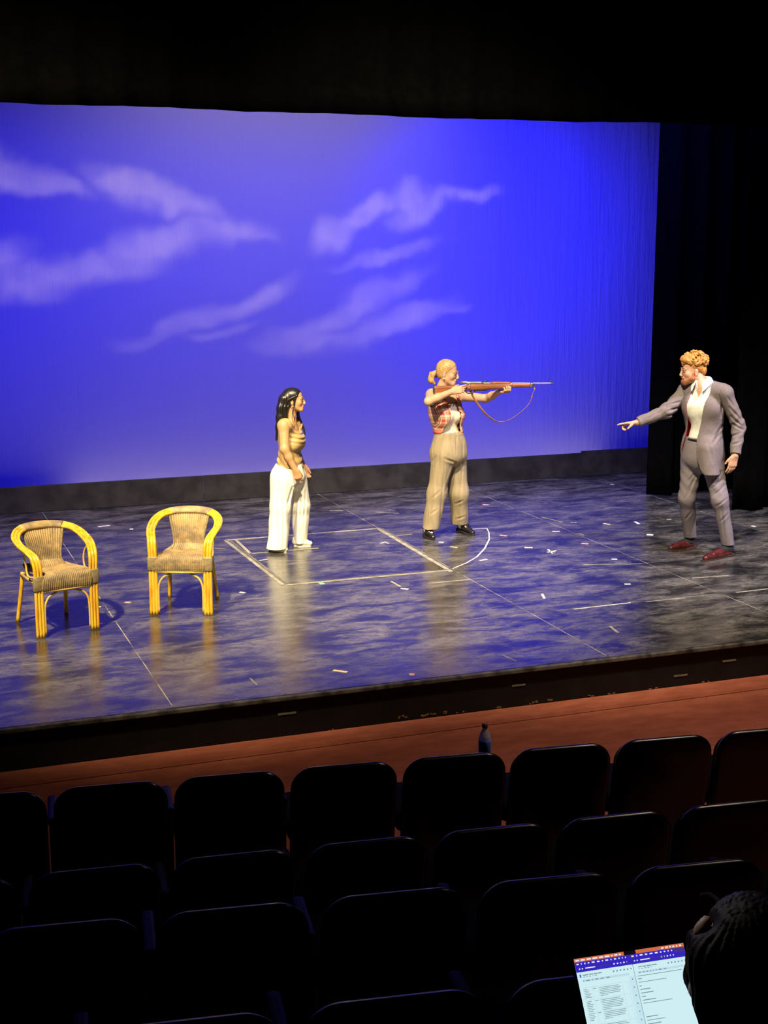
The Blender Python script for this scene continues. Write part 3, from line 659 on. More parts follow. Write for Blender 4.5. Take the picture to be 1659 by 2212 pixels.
# ---- the woman aiming the rifle
def woman_rifle():
    p = Person(968, 1160, 'woman in red plaid vest and tan trousers aiming a rifle to the right', 'person'); e, P, G = p.e, p.P, p.G
    sr, sl = P(933, 852, -.115), P(987, 855, .09); hr, hl = P(957, 976, -.065), P(984, 976, .07); fw = V(.60, -.80, 0)
    skin = skin_mat('fair_skin', (.56, .33, .20)); base = (.56, .33, .20)
    el_r, wr_r = P(926, 867, -.35), P(976, 846, -.235); el_l, wr_l = P(1050, 861, .20), P(1080, 846, .020)
    kr, kl = P(943, 1066, -.05), P(991, 1064, .085); ar, al = P(929, 1146, -.02), P(993, 1142, .10)
    heel_r, toe_r = G(918, 1160), G(938, 1168); heel_l, toe_l = G(989, 1149), G(1026, 1158)
    ar = V(*(heel_r+nrm(toe_r-heel_r)*.055)[:2], .10); al = V(*(heel_l+nrm(toe_l-heel_l)*.055)[:2], .10)
    f = Field((-.36, -.50, .02), (.72, .40, 1.76), .0048)
    torso(f, sl, sr, hl, hr, fw, 0, True, .98)
    hc = P(966.5, 805, -.005); hf, hu = V(.955, -.27, -.10), V(.10, 0, 1)
    f.cap(P(951, 846, .0), hc+V(-.02, 0, -.06), .052, .048, .04)
    HP, A = head(f, hc, hf, hu, .985)
    for s_, q, w_ in ((sr, el_r, wr_r), (sl, el_l, wr_l)):
        f.ell(s_+V(0, 0, -.01), (.058, .058, .058), None, .04); f.cap(s_, q, .050, .040, .03); f.cap(q, q*.6+w_*.4, .039, .037, .02); f.cap(q*.6+w_*.4, w_, .037, .025, .02)
    # right hand round the grip, left hand under the fore-end
    gx = P(990, 838, -.155)
    hand(f, wr_r, V(.92, .10, .22), V(-.05, .95, -.25), V(0, .25, 1), [.30, .75, .85, .95], 1.0, (.75, .45, .55), .3)
    hand(f, wr_l, V(.55, -.82, .02), V(.0, .1, 1), V(1, .3, 0), [1.05, 1.1, 1.1, 1.1], 1.08, (.25, .25, .95), .2)
    for h_, k_, a_ in ((hr, kr, ar), (hl, kl, al)):
        f.cap(h_, k_, .085, .056, .04); f.cap(k_, k_*.65+a_*.35+V(0, .02, 0), .055, .054, .03); f.cap(k_*.65+a_*.35+V(0, .02, 0), a_, .054, .036, .03)
    for a_, t_ in ((ar, toe_r), (al, toe_l)): f.cap(a_, V(*(a_*.5+V(*t_[:2], 0)*.5)[:2], .040), .032, .018, .02)
    f.make('body', skin, e, face_color(base, HP, A, (.55, .16, .13), None), 1)
    eyes(e, HP, A, (.10, .13, .12), (.28, .17, .08))
    # blonde hair pulled back with a low ponytail and a dark band
    hm = mat('blonde_hair', (.50, .31, .12), .42, var=.28, vscale=60, stretch=(1, 1, .3), bump=.4, bscale=180)
    f = Field(hc-V(.24, .16, .16), hc+V(.16, .16, .17), .004); r, fwv, up = A
    f.ell(HP(0, -.014, .040), (.080, .100, .087), A, .01); f.ell(HP(0, -.045, -.005), (.070, .062, .070), A, .02)
    q = lambda X, Y, Z: ((X-hc[0])*r[0]+(Y-hc[1])*r[1]+(Z-hc[2])*r[2], (X-hc[0])*fwv[0]+(Y-hc[1])*fwv[1]+(Z-hc[2])*fwv[2], (X-hc[0])*up[0]+(Y-hc[1])*up[1]+(Z-hc[2])*up[2])
    def shape(X, Y, Z, f0):
        x, y, z = q(X, Y, Z); f1 = f0+.0011*np.sin(np.arctan2(z-.0, np.abs(x)+.02)*38+y*60)
        face = np.maximum(.030+.0*x-y+.35*np.minimum(z-.045, 0)*-1*0, 0)   # placeholder plane
        lim = y-(.030+.85*(z-.020)*(z > .02)-.35*(z-.02)*(z < .02)*-1)
        return np.maximum(f1, np.minimum(lim, .03))
    f.apply(shape)
    f.ell(HP(0, -.115, -.020), (.026, .030, .028), A, .012)
    ho = f.make('hair', hm, e)
    f = Field(hc-V(.30, .16, .22), hc+V(.02, .16, .12), .004); a0, a1, a2, a3 = P(941, 806, .02), P(934, 810, .02), P(931, 821, .02), P(938, 828, .02)
    f.cap(a0, a1, .022, .030, .02); f.cap(a1, a2, .030, .027, .02); f.cap(a2, a3, .026, .014, .02)
    f.apply(lambda X, Y, Z, f0: f0+.003*np.sin(X*160+Y*90+Z*60)); f.make('ponytail', hm, ho)
    tube('hair_band', [P(943, 807, .02)+V(.012*math.cos(t)*.5, .028*math.sin(t), .030*math.cos(t)) for t in np.linspace(0, 6.28, 20)], .009, mat('dark_hair_band', (.03, .02, .02), .7), ho, 8)
    sil = mat('pearl_earring', (.8, .78, .7), .2)
    for q2 in (-1, 1): c = HP(q2*.082, -.004, -.052); f = Field(c-.015, c+.015, .002); f.ell(c, (.007, .007, .009), None, .001); f.make('earring', sil, e)
    # cream ribbed tank top
    f = Field((-.36, -.36, .86), (.36, .36, 1.50), .005); r_, fw_, up_ = torso(f, sl, sr, hl, hr, fw, .008, True, .98)
    ms = (sl+sr)/2
    f.apply(lambda X, Y, Z, f0: np.maximum(f0, np.minimum(Z-(ms[2]-.075), .05))); f.cut((0, 0, P(968, 938)[2]), (0, 0, -1))
    top = f.make('tank_top', mat('cream_jersey', (.80, .70, .50), .8, var=.06, bump=.3, bscale=120), e)
    # plaid vest, open down the front
    mh = (hl+hr)/2; f = Field((-.36, -.40, .86), (.40, .40, 1.52), .005); torso(f, sl, sr, hl, hr, fw, .022, True, .98)
    f.cap(mh+V(0, 0, .12), mh+V(0, 0, .03), .128, .138, .05, sq=(fw_, .82)); f.cap(ms-V(0, 0, .16), mh+V(0, 0, .16), .150, .132, .06, sq=(fw_, .84)); f.cap(ms-V(0, 0, .20)-r_*.06+fw_*.055, ms-V(0, 0, .20)+r_*.06+fw_*.055, .078, .078, .05)
    zh = P(960, 934)[2]
    def vest(X, Y, Z, f0):
        x = (X-ms[0])*r_[0]+(Y-ms[1])*r_[1]; y = (X-ms[0])*fw_[0]+(Y-ms[1])*fw_[1]; z = Z-ms[2]
        gap = .040+np.clip(-.08-z, 0, .5)*.23+np.maximum(z+.12, 0)*.35
        op = np.where(y > -.02, gap-np.abs(x+.006), -.1)          # open front
        f1 = np.maximum(f0, op); f1 = np.maximum(f1, -(f0+.012))  # hollow cloth
        arm = -np.minimum(np.sqrt((X-sr[0])**2+(Y-sr[1])**2+((Z-sr[2]+.03)*.8)**2), np.sqrt((X-sl[0])**2+(Y-sl[1])**2+((Z-sl[2]+.03)*.8)**2))+.072
        neck = -np.sqrt((X-ms[0]-.0)**2+(Y-ms[1]+0)**2+((Z-ms[2]-.04)*.9)**2)+.085
        f1 = np.maximum(np.maximum(f1, arm), neck)
        return np.maximum(f1, zh+.02*(np.abs(x) < .04)-.035*(y < -.02)*0-Z)
    f.apply(vest); f.apply(lambda X, Y, Z, f0: f0+.0022*wob(X, Y, Z, 22, 25, 34, 1))
    m, t, b = newmat('red_plaid_wool'); co = t.coord(); u = t.vm('DOT_PRODUCT', co, tuple(r_)); z = t.sep(co)[2]
    def stripes(c, ph, T):
        fr = t.math('FRACT', t.math('DIVIDE', t.math('ADD', c, ph+10), T)); w1 = t.math('LESS_THAN', t.math('ABSOLUTE', t.math('SUBTRACT', fr, .30)), .20)
        w2 = t.math('LESS_THAN', t.math('ABSOLUTE', t.math('SUBTRACT', fr, .78)), .045); return t.math('MULTIPLY', t.math('MAXIMUM', w1, w2), .5), fr
    a1_, f1_ = stripes(u, 0, .062); a2_, f2_ = stripes(z, .02, .066)
    thr = t.math('LESS_THAN', t.math('ABSOLUTE', t.math('SUBTRACT', f1_, .62)), .03); thz = t.math('LESS_THAN', t.math('ABSOLUTE', t.math('SUBTRACT', f2_, .62)), .03)
    colr = t.mix(t.math('ADD', a1_, a2_), (.74, .54, .38), (.46, .075, .05)); colr = t.mix(t.math('MULTIPLY', t.math('MAXIMUM', thr, thz), .75), colr, (.10, .03, .04))
    t.put(b.inputs['Base Color'], colr); b.inputs['Roughness'].default_value = .9; b.inputs['Specular IOR Level'].default_value = .15
    vo = f.make('plaid_vest', m, e)
    bpy.context.view_layer.update(); vv = np.empty(len(vo.data.vertices)*3, np.float32); vo.data.vertices.foreach_get('co', vv); vv = vv.reshape(-1, 3)-ms; vx, vy, vz = vv@r_, vv@fw_, vv[:, 2]
    for i in range(4):
        z0 = -.17-.050*i; band = np.abs(vz-z0) < .006; front = band & (vx < -.03) & (vy > .02); x0 = vx[front].max()-.016; near = front & (np.abs(vx-x0) < .006); y0 = vy[near].max()
        c = ms+r_*x0+V(0, 0, z0)+fw_*(y0+.001); bo = lathe('button', [(.004, -.003), (.009, -.002), (.009, .003), (.004, .004)], mat('dark_button', (.05, .025, .02), .3), vo, 12)
        bo.rotation_euler = (math.pi/2, 0, math.atan2(fw_[1], fw_[0])+math.pi/2); bo.location = c-fw_*.0
    # tan corduroy trousers
    cord = mat('tan_corduroy', (.29, .235, .145), .9, spec=.12, var=.14, vscale=26, stretch=(1, 1, .15), bump=.35, bscale=150)
    f = Field((-.36, -.36, .04), (.36, .40, 1.08), .0052); mhh = (hl+hr)/2
    f.cap(mhh+V(-.002, 0, .19), mhh+V(0, 0, .08), .136, .168, .05, sq=(fw_, .84)); torso(f, sl, sr, hl, hr, fw, .020, True, .98); f.ell(mhh-V(0, 0, .02), (.178, .158, .12), (r_, fw_, (0, 0, 1)), .05)
    hemr, heml = P(928.0, 1150, .0), P(993.5, 1148, .11); hemr[1] = ar[1]; heml[1] = al[1]
    for h_, k_, a_ in ((hr, kr, hemr), (hl, kl, heml)):
        f.cap(h_+V(0, 0, -.03), k_, .108, .086, .03); f.cap(k_, a_, .086, .079, .06)
    f.cut((0, 0, P(960, 932)[2]), (0, 0, 1)); zc = P(930, 1139, .0)[2]; f.cut((0, 0, zc), (0, 0, -1))
    def crease(X, Y, Z, f0):
        k = np.clip((1.0-Z)/.3, 0, 1); return f0+.004*wob(X, Y, Z, 30, 30, 7, .5)*k+.0035*wob(X, Y, Z, 12, 14, 26, 2)*np.clip((.45-Z)/.2, .25, 1)
    f.apply(crease)
    f.crease([(P(966, 945, -.16), P(950, 1130, -.12), .009, .006), (P(1000, 950, -.05), P(994, 1130, .03), .009, .006), (P(960, 990, -.16), P(984, 1000, -.14), .012, .007), (P(984, 1000, -.12), P(972, 1040, -.12), .011, .009), (P(980, 1010, -.10), P(962, 1062, -.10), .011, .008),
     (P(934, 1000, -.14), P(942, 985, -.16), .010, .006), (P(934, 1075, -.10), P(950, 1060, -.13), .011, .006), (P(930, 1110, -.10), P(944, 1100, -.12), .011, .006), (P(984, 1090, .0), P(1000, 1082, .0), .011, .006), (P(984, 1125, .02), P(1004, 1118, .02), .011, .006), (P(986, 936, -.13), P(985, 985, -.13), .006, .006), (P(938, 955, -.12), P(934, 985, -.16), .006, .006)])
    tr = f.make('trousers', cord, e)
    v, ff = tube_vf([mhh+V(.140*math.cos(t)*r_[0]+.118*math.sin(t)*fw_[0], .140*math.cos(t)*r_[1]+.118*math.sin(t)*fw_[1], P(960, 934)[2]-mhh[2]-.018) for t in np.linspace(0, 2*math.pi, 40)], .006, 6, .018); link('waistband', mesh_np('waistband', v, ff), cord, tr)
    sock = mat('cream_sock', (.72, .66, .52), .9); lea = mat('black_leather', (.012, .011, .011), .22, spec=.6, var=.2, coat=.3); so_m = mat('dark_sole', (.02, .016, .013), .5)
    for a_, he, to in ((ar, heel_r, toe_r), (al, heel_l, toe_l)):
        f = Field(a_-V(.16, .16, .12), a_+V(.16, .16, .1), .005); f.cap(a_+V(.004, 0, .05), a_+V(0, 0, -.01), .035, .037, .02); tt = V(*to[:2], 0); f.cap(a_+V(0, 0, -.02), V(*(a_*.5+tt*.5)[:2], .052), .037, .026, .02); f.make('sock', sock, e)
        so = shoe(e, he, to, lea, so_m, .042, .045, 'loafer', 'pump', None, .06)
        L = to[:2]-he[:2]; d = nrm(L); m_ = he[:2]+L*.56; n_ = V(-d[1], d[0])
        tube('loafer_strap', [V(*(m_+n_*x), .066-9*x*x) for x in (-.034, -.018, 0, .018, .034)], .006, lea, so, 6, .003)
    return p, P
pw, PW = woman_rifle()

# ---- the rifle, a thing of its own
def rifle():
    but, muz = PW(938, 829.5, -.215), PW(1195.5, 829, .075); L = np.linalg.norm(muz-but); d = nrm(muz-but); up = nrm(V(0, 0, 1)-d*d[2]); s = np.cross(d, up)
    e = empty('rifle', pw.g+pw.ex*but[0]+pw.ey*but[1]+V(0, 0, but[2]), -pw.a+math.atan2(d[1], d[0]), 'bolt action rifle with wooden stock and leather sling held by woman', 'rifle'); e.rotation_euler[1] = -math.asin(d[2])
    wood = mat('reddish_walnut', (.26, .085, .028), .38, spec=.5, var=.35, vscale=14, stretch=(.25, 2, 2)); met = mat('worn_steel', (.50, .48, .47), .3, metal=.85, var=.1); dark = mat('dark_steel', (.10, .095, .095), .35, metal=.6)
    def loft(name, prof, m, parent=e, ns=14):
        v = []; f = []
        for t, zc, hh, hw in prof:
            for j in range(ns):
                a = 2*math.pi*j/ns; c, s_ = math.cos(a), math.sin(a); v.append((t, hw*np.sign(c)*abs(c)**.6, zc+hh*np.sign(s_)*abs(s_)**.7))
        for i in range(len(prof)-1):
            for j in range(ns): k = (j+1) % ns; f.append((i*ns+j, (i+1)*ns+j, (i+1)*ns+k, i*ns+k))
        f += [tuple(range(ns)), tuple((len(prof)-1)*ns+j for j in range(ns))[::-1]]
        return link(name, fixn(mesh_np(name, v, f)), m, parent)
    loft('stock', [(.0, -.078, .060, .020), (.01, -.078, .062, .022), (.12, -.062, .046, .021), (.22, -.045, .028, .018), (.28, -.036, .022, .017), (.32, -.036, .026, .021), (.36, -.030, .030, .025), (.48, -.030, .030, .026), (.56, -.025, .026, .024), (.75, -.018, .022, .022), (.90, -.013, .0185, .019), (.955, -.010, .016, .017)], wood)
    loft('hand_guard', [(.54, .004, .014, .017), (.60, .006, .015, .018), (.72, .005, .014, .017), (.74, .004, .012, .016)], wood)
    loft('butt_plate', [(-.008, -.078, .058, .019), (.002, -.078, .061, .021)], dark)
    loft('barrel_band', [(.93, -.008, .021, .021), (.955, -.008, .021, .021)], met); loft('barrel_band', [(.735, -.014, .026, .0245), (.75, -.014, .026, .0245)], met)
    x = np.linspace(.40, L, 20); tube('barrel', [V(a, 0, .004) for a in x], np.interp(x, [.4, .6, .95, L], [.014, .012, .0085, .0075]), met, e, 12)
    loft('receiver', [(.30, .006, .010, .013), (.33, .008, .016, .018), (.44, .008, .016, .018), (.47, .006, .014, .017)], met)
    tube('bolt', [V(.25, 0, .016), V(.40, 0, .016)], .009, met, e, 10); bh = tube('bolt_handle', [V(.335, -.012, .010), V(.332, -.035, .0), V(.325, -.048, -.022)], [.006, .006, .0055], met, e, 8)
    f = Field((.30, -.07, -.05), (.35, -.03, 0), .002); f.ell((.323, -.050, -.028), (.011, .011, .011), None, .002); f.make('bolt_knob', met, bh)
    loft('rear_sight', [(.475, .022, .012, .008), (.505, .020, .008, .007)], dark); loft('front_sight', [(L-.035, .018, .012, .003), (L-.018, .018, .012, .003)], dark)
    tube('trigger_guard', spline([V(.30, 0, -.058), V(.315, 0, -.082), V(.35, 0, -.088), V(.385, 0, -.078), V(.39, 0, -.060)], 16), .0035, dark, e, 6, .006); tube('trigger', [V(.345, 0, -.055), V(.347, 0, -.066), V(.355, 0, -.076)], .003, dark, e, 6)
    loft('magazine', [(.395, -.056, .006, .013), (.40, -.058, .009, .015), (.50, -.057, .008, .015), (.505, -.056, .005, .013)], dark)
    # sling: leather, hanging in a slack loop
    inv = lambda px, py, w: (lambda q: V(q@d, q@s*-1, q@up))(PW(px, py, w)-but)
    pts = [inv(1014, 838, -.10), inv(1018, 847, -.10), inv(1024, 860, -.10), inv(1040, 884, -.09), inv(1058, 902, -.06), inv(1077, 911.5, -.03), inv(1098, 908, .0), inv(1120, 894, .02), inv(1138, 878, .03), inv(1146, 866, .04), inv(1150, 852, .05), inv(1154, 842, .05), inv(1155, 834, .05)]
    c = spline(pts, 70); sm = mat('tan_leather_sling', (.50, .24, .10), .5, var=.2, vscale=30)
    wd = np.interp(np.linspace(0, 1, 70), [0, .3, .55, .8, 1], [.016, .016, .012, .007, .006]); sl = tube('sling', c, .0022, sm, e, 10, wd, up=V(0, 0.3, 1))
    for i in (5, 9): f = Field(c[i]-.02, c[i]+.02, .002); f.ell(c[i]+V(0, -.006, 0), (.007, .004, .007), None, .001); f.make('rivet', met, sl)
    for i in (55, 64): bm = bmesh.new(); add_box(bm, c[i], (.016, .02, .022), bev=.003); obj_bm('buckle', bm, mat('brass_buckle', (.6, .45, .25), .3, metal=.8), sl)
    for i, zz in ((0, 0), (69, 0)): tube('sling_swivel', [c[i]+V(.012*math.cos(a), .0, .012*math.sin(a)+.006) for a in np.linspace(0, 6.28, 12)], .0025, met, e, 6)
rifle()

# ---- the girl with long black hair
def girl():
    p = Person(622, 1186, 'woman with long black hair in tan draped top and wide white trousers', 'person'); e, P, G = p.e, p.P, p.G
    sr, sl = P(613, 918, -.135), P(640, 920, .13); hr, hl = P(612, 1022, -.075), P(638, 1022, .075); fw = V(.97, -.22, 0)
    base = (.50, .27, .13); skin = skin_mat('warm_skin', base)
    el_r, wr_r = P(615, 970, -.20), P(637, 1014, -.20); el_l, wr_l = P(636, 972, .20), P(655, 1006, .19)
    kr, kl = P(607, 1095, -.09), P(649, 1092, .09)
    heel_r, toe_r = G(594, 1190), G(621, 1194); heel_l, toe_l = G(634, 1181), G(674, 1180)
    ar = V(*(heel_r+nrm(toe_r-heel_r)*.055)[:2], .09); al = V(*(heel_l+nrm(toe_l-heel_l)*.055)[:2], .09)
    f = Field((-.26, -.36, .02), (.28, .36, 1.56), .0048); torso(f, sl, sr, hl, hr, fw, 0, True, .84)
    hc = P(634.5, 864, 0); hf, hu = V(.99, -.12, .04), V(-.06, 0, 1)
    f.cap(P(629, 908, 0), hc+V(-.022, 0, -.05), .048, .046, .04); HP, A = head(f, hc, hf, hu, .90)
    for s_, q, w_ in ((sr, el_r, wr_r), (sl, el_l, wr_l)):
        f.ell(s_+V(0, 0, -.01), (.054, .054, .056), None, .04); f.cap(s_, q, .050, .041, .03); f.cap(q, q*.6+w_*.4, .040, .036, .02); f.cap(q*.6+w_*.4, w_, .036, .0235, .02)
    hand(f, wr_r, V(.35, .02, -1), V(.1, .9, .1), V(1, 0, .3), [.75, .9, .95, 1.0], .98, (.9, .25, .3), .3)
    hand(f, wr_l, V(.35, -.10, -1), V(.1, -.9, .1), V(1, 0, .3), [.8, .9, .95, 1.0], .98, (.9, .25, .3), .3)
    for h_, k_, a_ in ((hr, kr, ar), (hl, kl, al)):
        f.cap(h_, k_, .080, .050, .04); f.cap(k_, k_*.65+a_*.35-V(.006, 0, 0), .049, .046, .03); f.cap(k_*.65+a_*.35-V(.006, 0, 0), a_, .046, .032, .03)
    for a_, t_ in ((ar, toe_r), (al, toe_l)): f.cap(a_, V(*(a_*.6+V(*t_[:2], 0)*.4)[:2], .036), .030, .016, .02)
    f.make('body', skin, e, face_color(base, HP, A, (.50, .16, .12), None), 1); eyes(e, HP, A, (.02, .012, .01), (.03, .02, .015), .92)
    # long straight black hair, half up
    hm = mat('black_hair', (.012, .010, .009), .30, spec=.6, var=.4, vscale=50, stretch=(3, 3, .2), bump=.3, bscale=120); r, fwv, up = A
    f = Field(hc-V(.30, .19, .42), hc+V(.16, .19, .16), .0042)
    f.ell(HP(0, -.016, .040), (.077, .095, .080), A, .01); f.ell(HP(0, -.035, -.01), (.076, .070, .075), A, .02)
    def shape(X, Y, Z, f0):
        x = (X-hc[0])*r[0]+(Y-hc[1])*r[1]+(Z-hc[2])*r[2]; y = (X-hc[0])*fwv[0]+(Y-hc[1])*fwv[1]+(Z-hc[2])*fwv[2]; z = (X-hc[0])*up[0]+(Y-hc[1])*up[1]+(Z-hc[2])*up[2]
        lim = y-(.040+.62*np.maximum(z-.035, 0)-.55*np.maximum(.030-z, 0)); ear = .018-np.sqrt((y+.004)**2+(z+.018)**2)+0*x
        return np.maximum(np.maximum(f0, np.minimum(lim, .03)), np.where(np.abs(x) > .055, ear, -1))
    f.apply(shape)
    for w_ in (-.050, -.018, .018, .050):
        a0, a1, a2, a3, a4 = P(613, 862, w_*.9), P(609, 882, w_*1.1), P(606, 902, w_*1.2), P(602.5, 922, w_*1.25), P(597, 950, w_*1.0)
        f.cap(a0, a1, .040, .038, .03); f.cap(a1, a2, .038, .033, .03); f.cap(a2, a3, .033, .024, .03); f.cap(a3, a4, .024, .007, .03)
    f.cap(P(618, 880, -.062), P(618, 899, -.068), .020, .016, .02); f.cap(P(618, 880, .06), P(620, 900, .07), .024, .020, .02)
    f.apply(lambda X, Y, Z, f0: f0+.0024*np.sin(np.arctan2(Y, X-hc[0]+.02)*34+Z*6)*np.clip((hc[2]+.05-Z)/.05, .3, 1))
    ho = f.make('hair', hm, e)
    tube('hair_lock', spline([HP(.076, .026, .030), HP(.082, .018, .0), HP(.086, .010, -.045), P(632, 893, -.10), P(636, 902, -.115), P(635.5, 912, -.12)], 30), np.linspace(.009, .003, 30), hm, ho, 8)
    tube('hair_lock', spline([HP(-.070, .025, -.02), P(644, 896, .085), P(650, 912, .11), P(656, 926, .10), P(659, 940, .085)], 20), np.linspace(.018, .006, 20), hm, ho, 8)
    tube('hair_twist', spline([HP(.064, .052, .055), HP(.084, .0, .034), HP(.086, -.060, .008), HP(.055, -.100, -.008), HP(.0, -.118, -.012)], 24), .008, hm, ho, 8)
    ea = mat('silver_earring', (.85, .82, .75), .2, metal=.6)
    for q in (-1, 1): tube('earring', spline([HP(q*.082, -.002, -.048), HP(q*.083, .006, -.068), HP(q*.080, .012, -.086)], 8), [.003, .004, .0045, .005, .005, .0045, .004, .002], ea, e, 8)
    # tan sleeveless top with a cowl neck
    cl = mat('tan_satin_jersey', (.42, .28, .11), .55, spec=.35, var=.08, sheen=.1); f = Field((-.26, -.30, .70), (.30, .30, 1.32), .0048)
    r_, fw_, up_ = torso(f, sl, sr, hl, hr, fw, .012, True, .84); ms = (sl+sr)/2; mh = (hl+hr)/2
    f.cap(mh+V(.0, 0, .16), mh+V(.005, 0, .02), .110, .132, .04, sq=(fw_, .86))
    f.cap(ms-r_*.115-V(0, 0, -.005), ms+r_*.115-V(0, 0, -.005), .055, .055, .03); f.ell(ms+fw_*.085-V(0, 0, .13), (.09, .045, .07), (r_, fw_, (0, 0, 1)), .04)
    for s_ in (sr, sl): f.ell(s_*.92+ms*.08+V(0, 0, -.004), (.063, .063, .062), None, .03)
    zh = P(625, 1012, -.1)[2]
    def top(X, Y, Z, f0):
        x = (X-ms[0])*r_[0]+(Y-ms[1])*r_[1]; y = (X-ms[0])*fw_[0]+(Y-ms[1])*fw_[1]; z = Z-ms[2]
        d = np.sqrt((x*.8)**2+(z-.055)**2)            # cowl folds run as loops round the neck
        f1 = f0+np.where(y > 0, 1, 0)*.0055*np.sin(d*2*math.pi/.042)*np.clip((d-.03)/.05, 0, 1)*np.clip((.24-d)/.06, 0, 1)
        low = np.clip((ms[2]-.24-Z)/.06, 0, 1); f1 = f1+.009*low*np.sin((Z*95+y*62+9*x)+1.5*np.sin(y*25))*np.clip(1.1-np.abs(np.sin(x*9+y*7)), .3, 1)
        neck = -np.sqrt((x*.95)**2+((y-.03)*.85)**2+((z-.035)*.75)**2)+.082; ro = sr+r_*.062+V(0, 0, -.075); lo_ = sl-r_*.062+V(0, 0, -.075)
        arm = .088-np.minimum(np.sqrt((X-ro[0])**2+(Y-ro[1])**2+((Z-ro[2])*.72)**2), np.sqrt((X-lo_[0])**2+(Y-lo_[1])**2+((Z-lo_[2])*.72)**2))
        return np.maximum(np.maximum(f1, neck), np.maximum(arm, zh+.012*np.sin(X*20)+.0-Z-.10*x*-1*0))
    f.apply(top); f.make('draped_top', cl, e, smooth=1)
    # wide white trousers
    wt = mat('white_cotton', (.84, .80, .70), .85, spec=.15, var=.05, vscale=18); f = Field((-.30, -.34, .02), (.34, .36, 1.0), .0052)
    f.cap(mh+V(-.004, 0, .10), mh+V(-.008, 0, -.02), .118, .150, .05, sq=(r_, .95)); f.ell(mh+V(-.03, 0, -.05), (.135, .150, .11), None, .04)
    hemr, heml = P(599.5, 1186, -.12), P(647, 1170, .10); hemr[1] = ar[1]-.01; heml[1] = al[1]+.01
    kr2, kl2 = P(607, 1095, -.09), P(649, 1092, .09)
    for h_, k_, a_, w1, w2 in ((hr, kr2, hemr, .098, .097), (hl, kl2, heml, .090, .066)):
        f.cap(h_+V(-.01, 0, -.03), k_, .112, w1-.004, .03); f.cap(k_, a_, w1-.004, w2, .03)
    f.cut((0, 0, P(620, 1002)[2]), (0, 0, 1))
    f.crease([(P(598, 1040, -.20), P(592, 1175, -.22), .012, .010), (P(606, 1060, -.20), P(603, 1182, -.23), .012, .011), (P(613, 1045, -.20), P(612, 1180, -.21), .010, .009), (P(632, 1052, -.16), P(622, 1090, -.18), .010, .010), (P(636, 1060, -.13), P(628, 1110, -.05), .010, .008),
     (P(642, 1060, -.02), P(634, 1160, .04), .012, .010), (P(652, 1050, -.02), P(650, 1160, .02), .012, .009), (P(660, 1060, .04), P(655, 1150, .05), .010, .008), (P(600, 1020, -.18), P(616, 1030, -.20), .009, .007), (P(650, 1035, -.06), P(636, 1050, -.08), .009, .008), (P(652, 1046, -.06), P(638, 1062, -.08), .009, .008), (P(594, 1028, -.12), P(606, 1050, -.18), .010, .007)])
    f.apply(lambda X, Y, Z, f0: np.maximum(f0+.006*wob(X, Y, Z, 26, 30, 3.0, .3)*np.clip((.85-Z)/.3, 0, 1)+.003*wob(X, Y, Z, 14, 12, 22, 1.), .034-Z)); f.make('trousers', wt, e)
    ws = mat('cream_canvas', (.78, .72, .58), .7, var=.08); sole = mat('cream_rubber_sole', (.72, .68, .55), .6)
    for he, to in ((heel_r, toe_r), (heel_l, toe_l)): shoe(e, he-V(*nrm(to-he)[:2], 0)*.06*(he is heel_r), to, ws, sole, .046, .018, 'sneaker', 'oxford', None, .072)
girl()

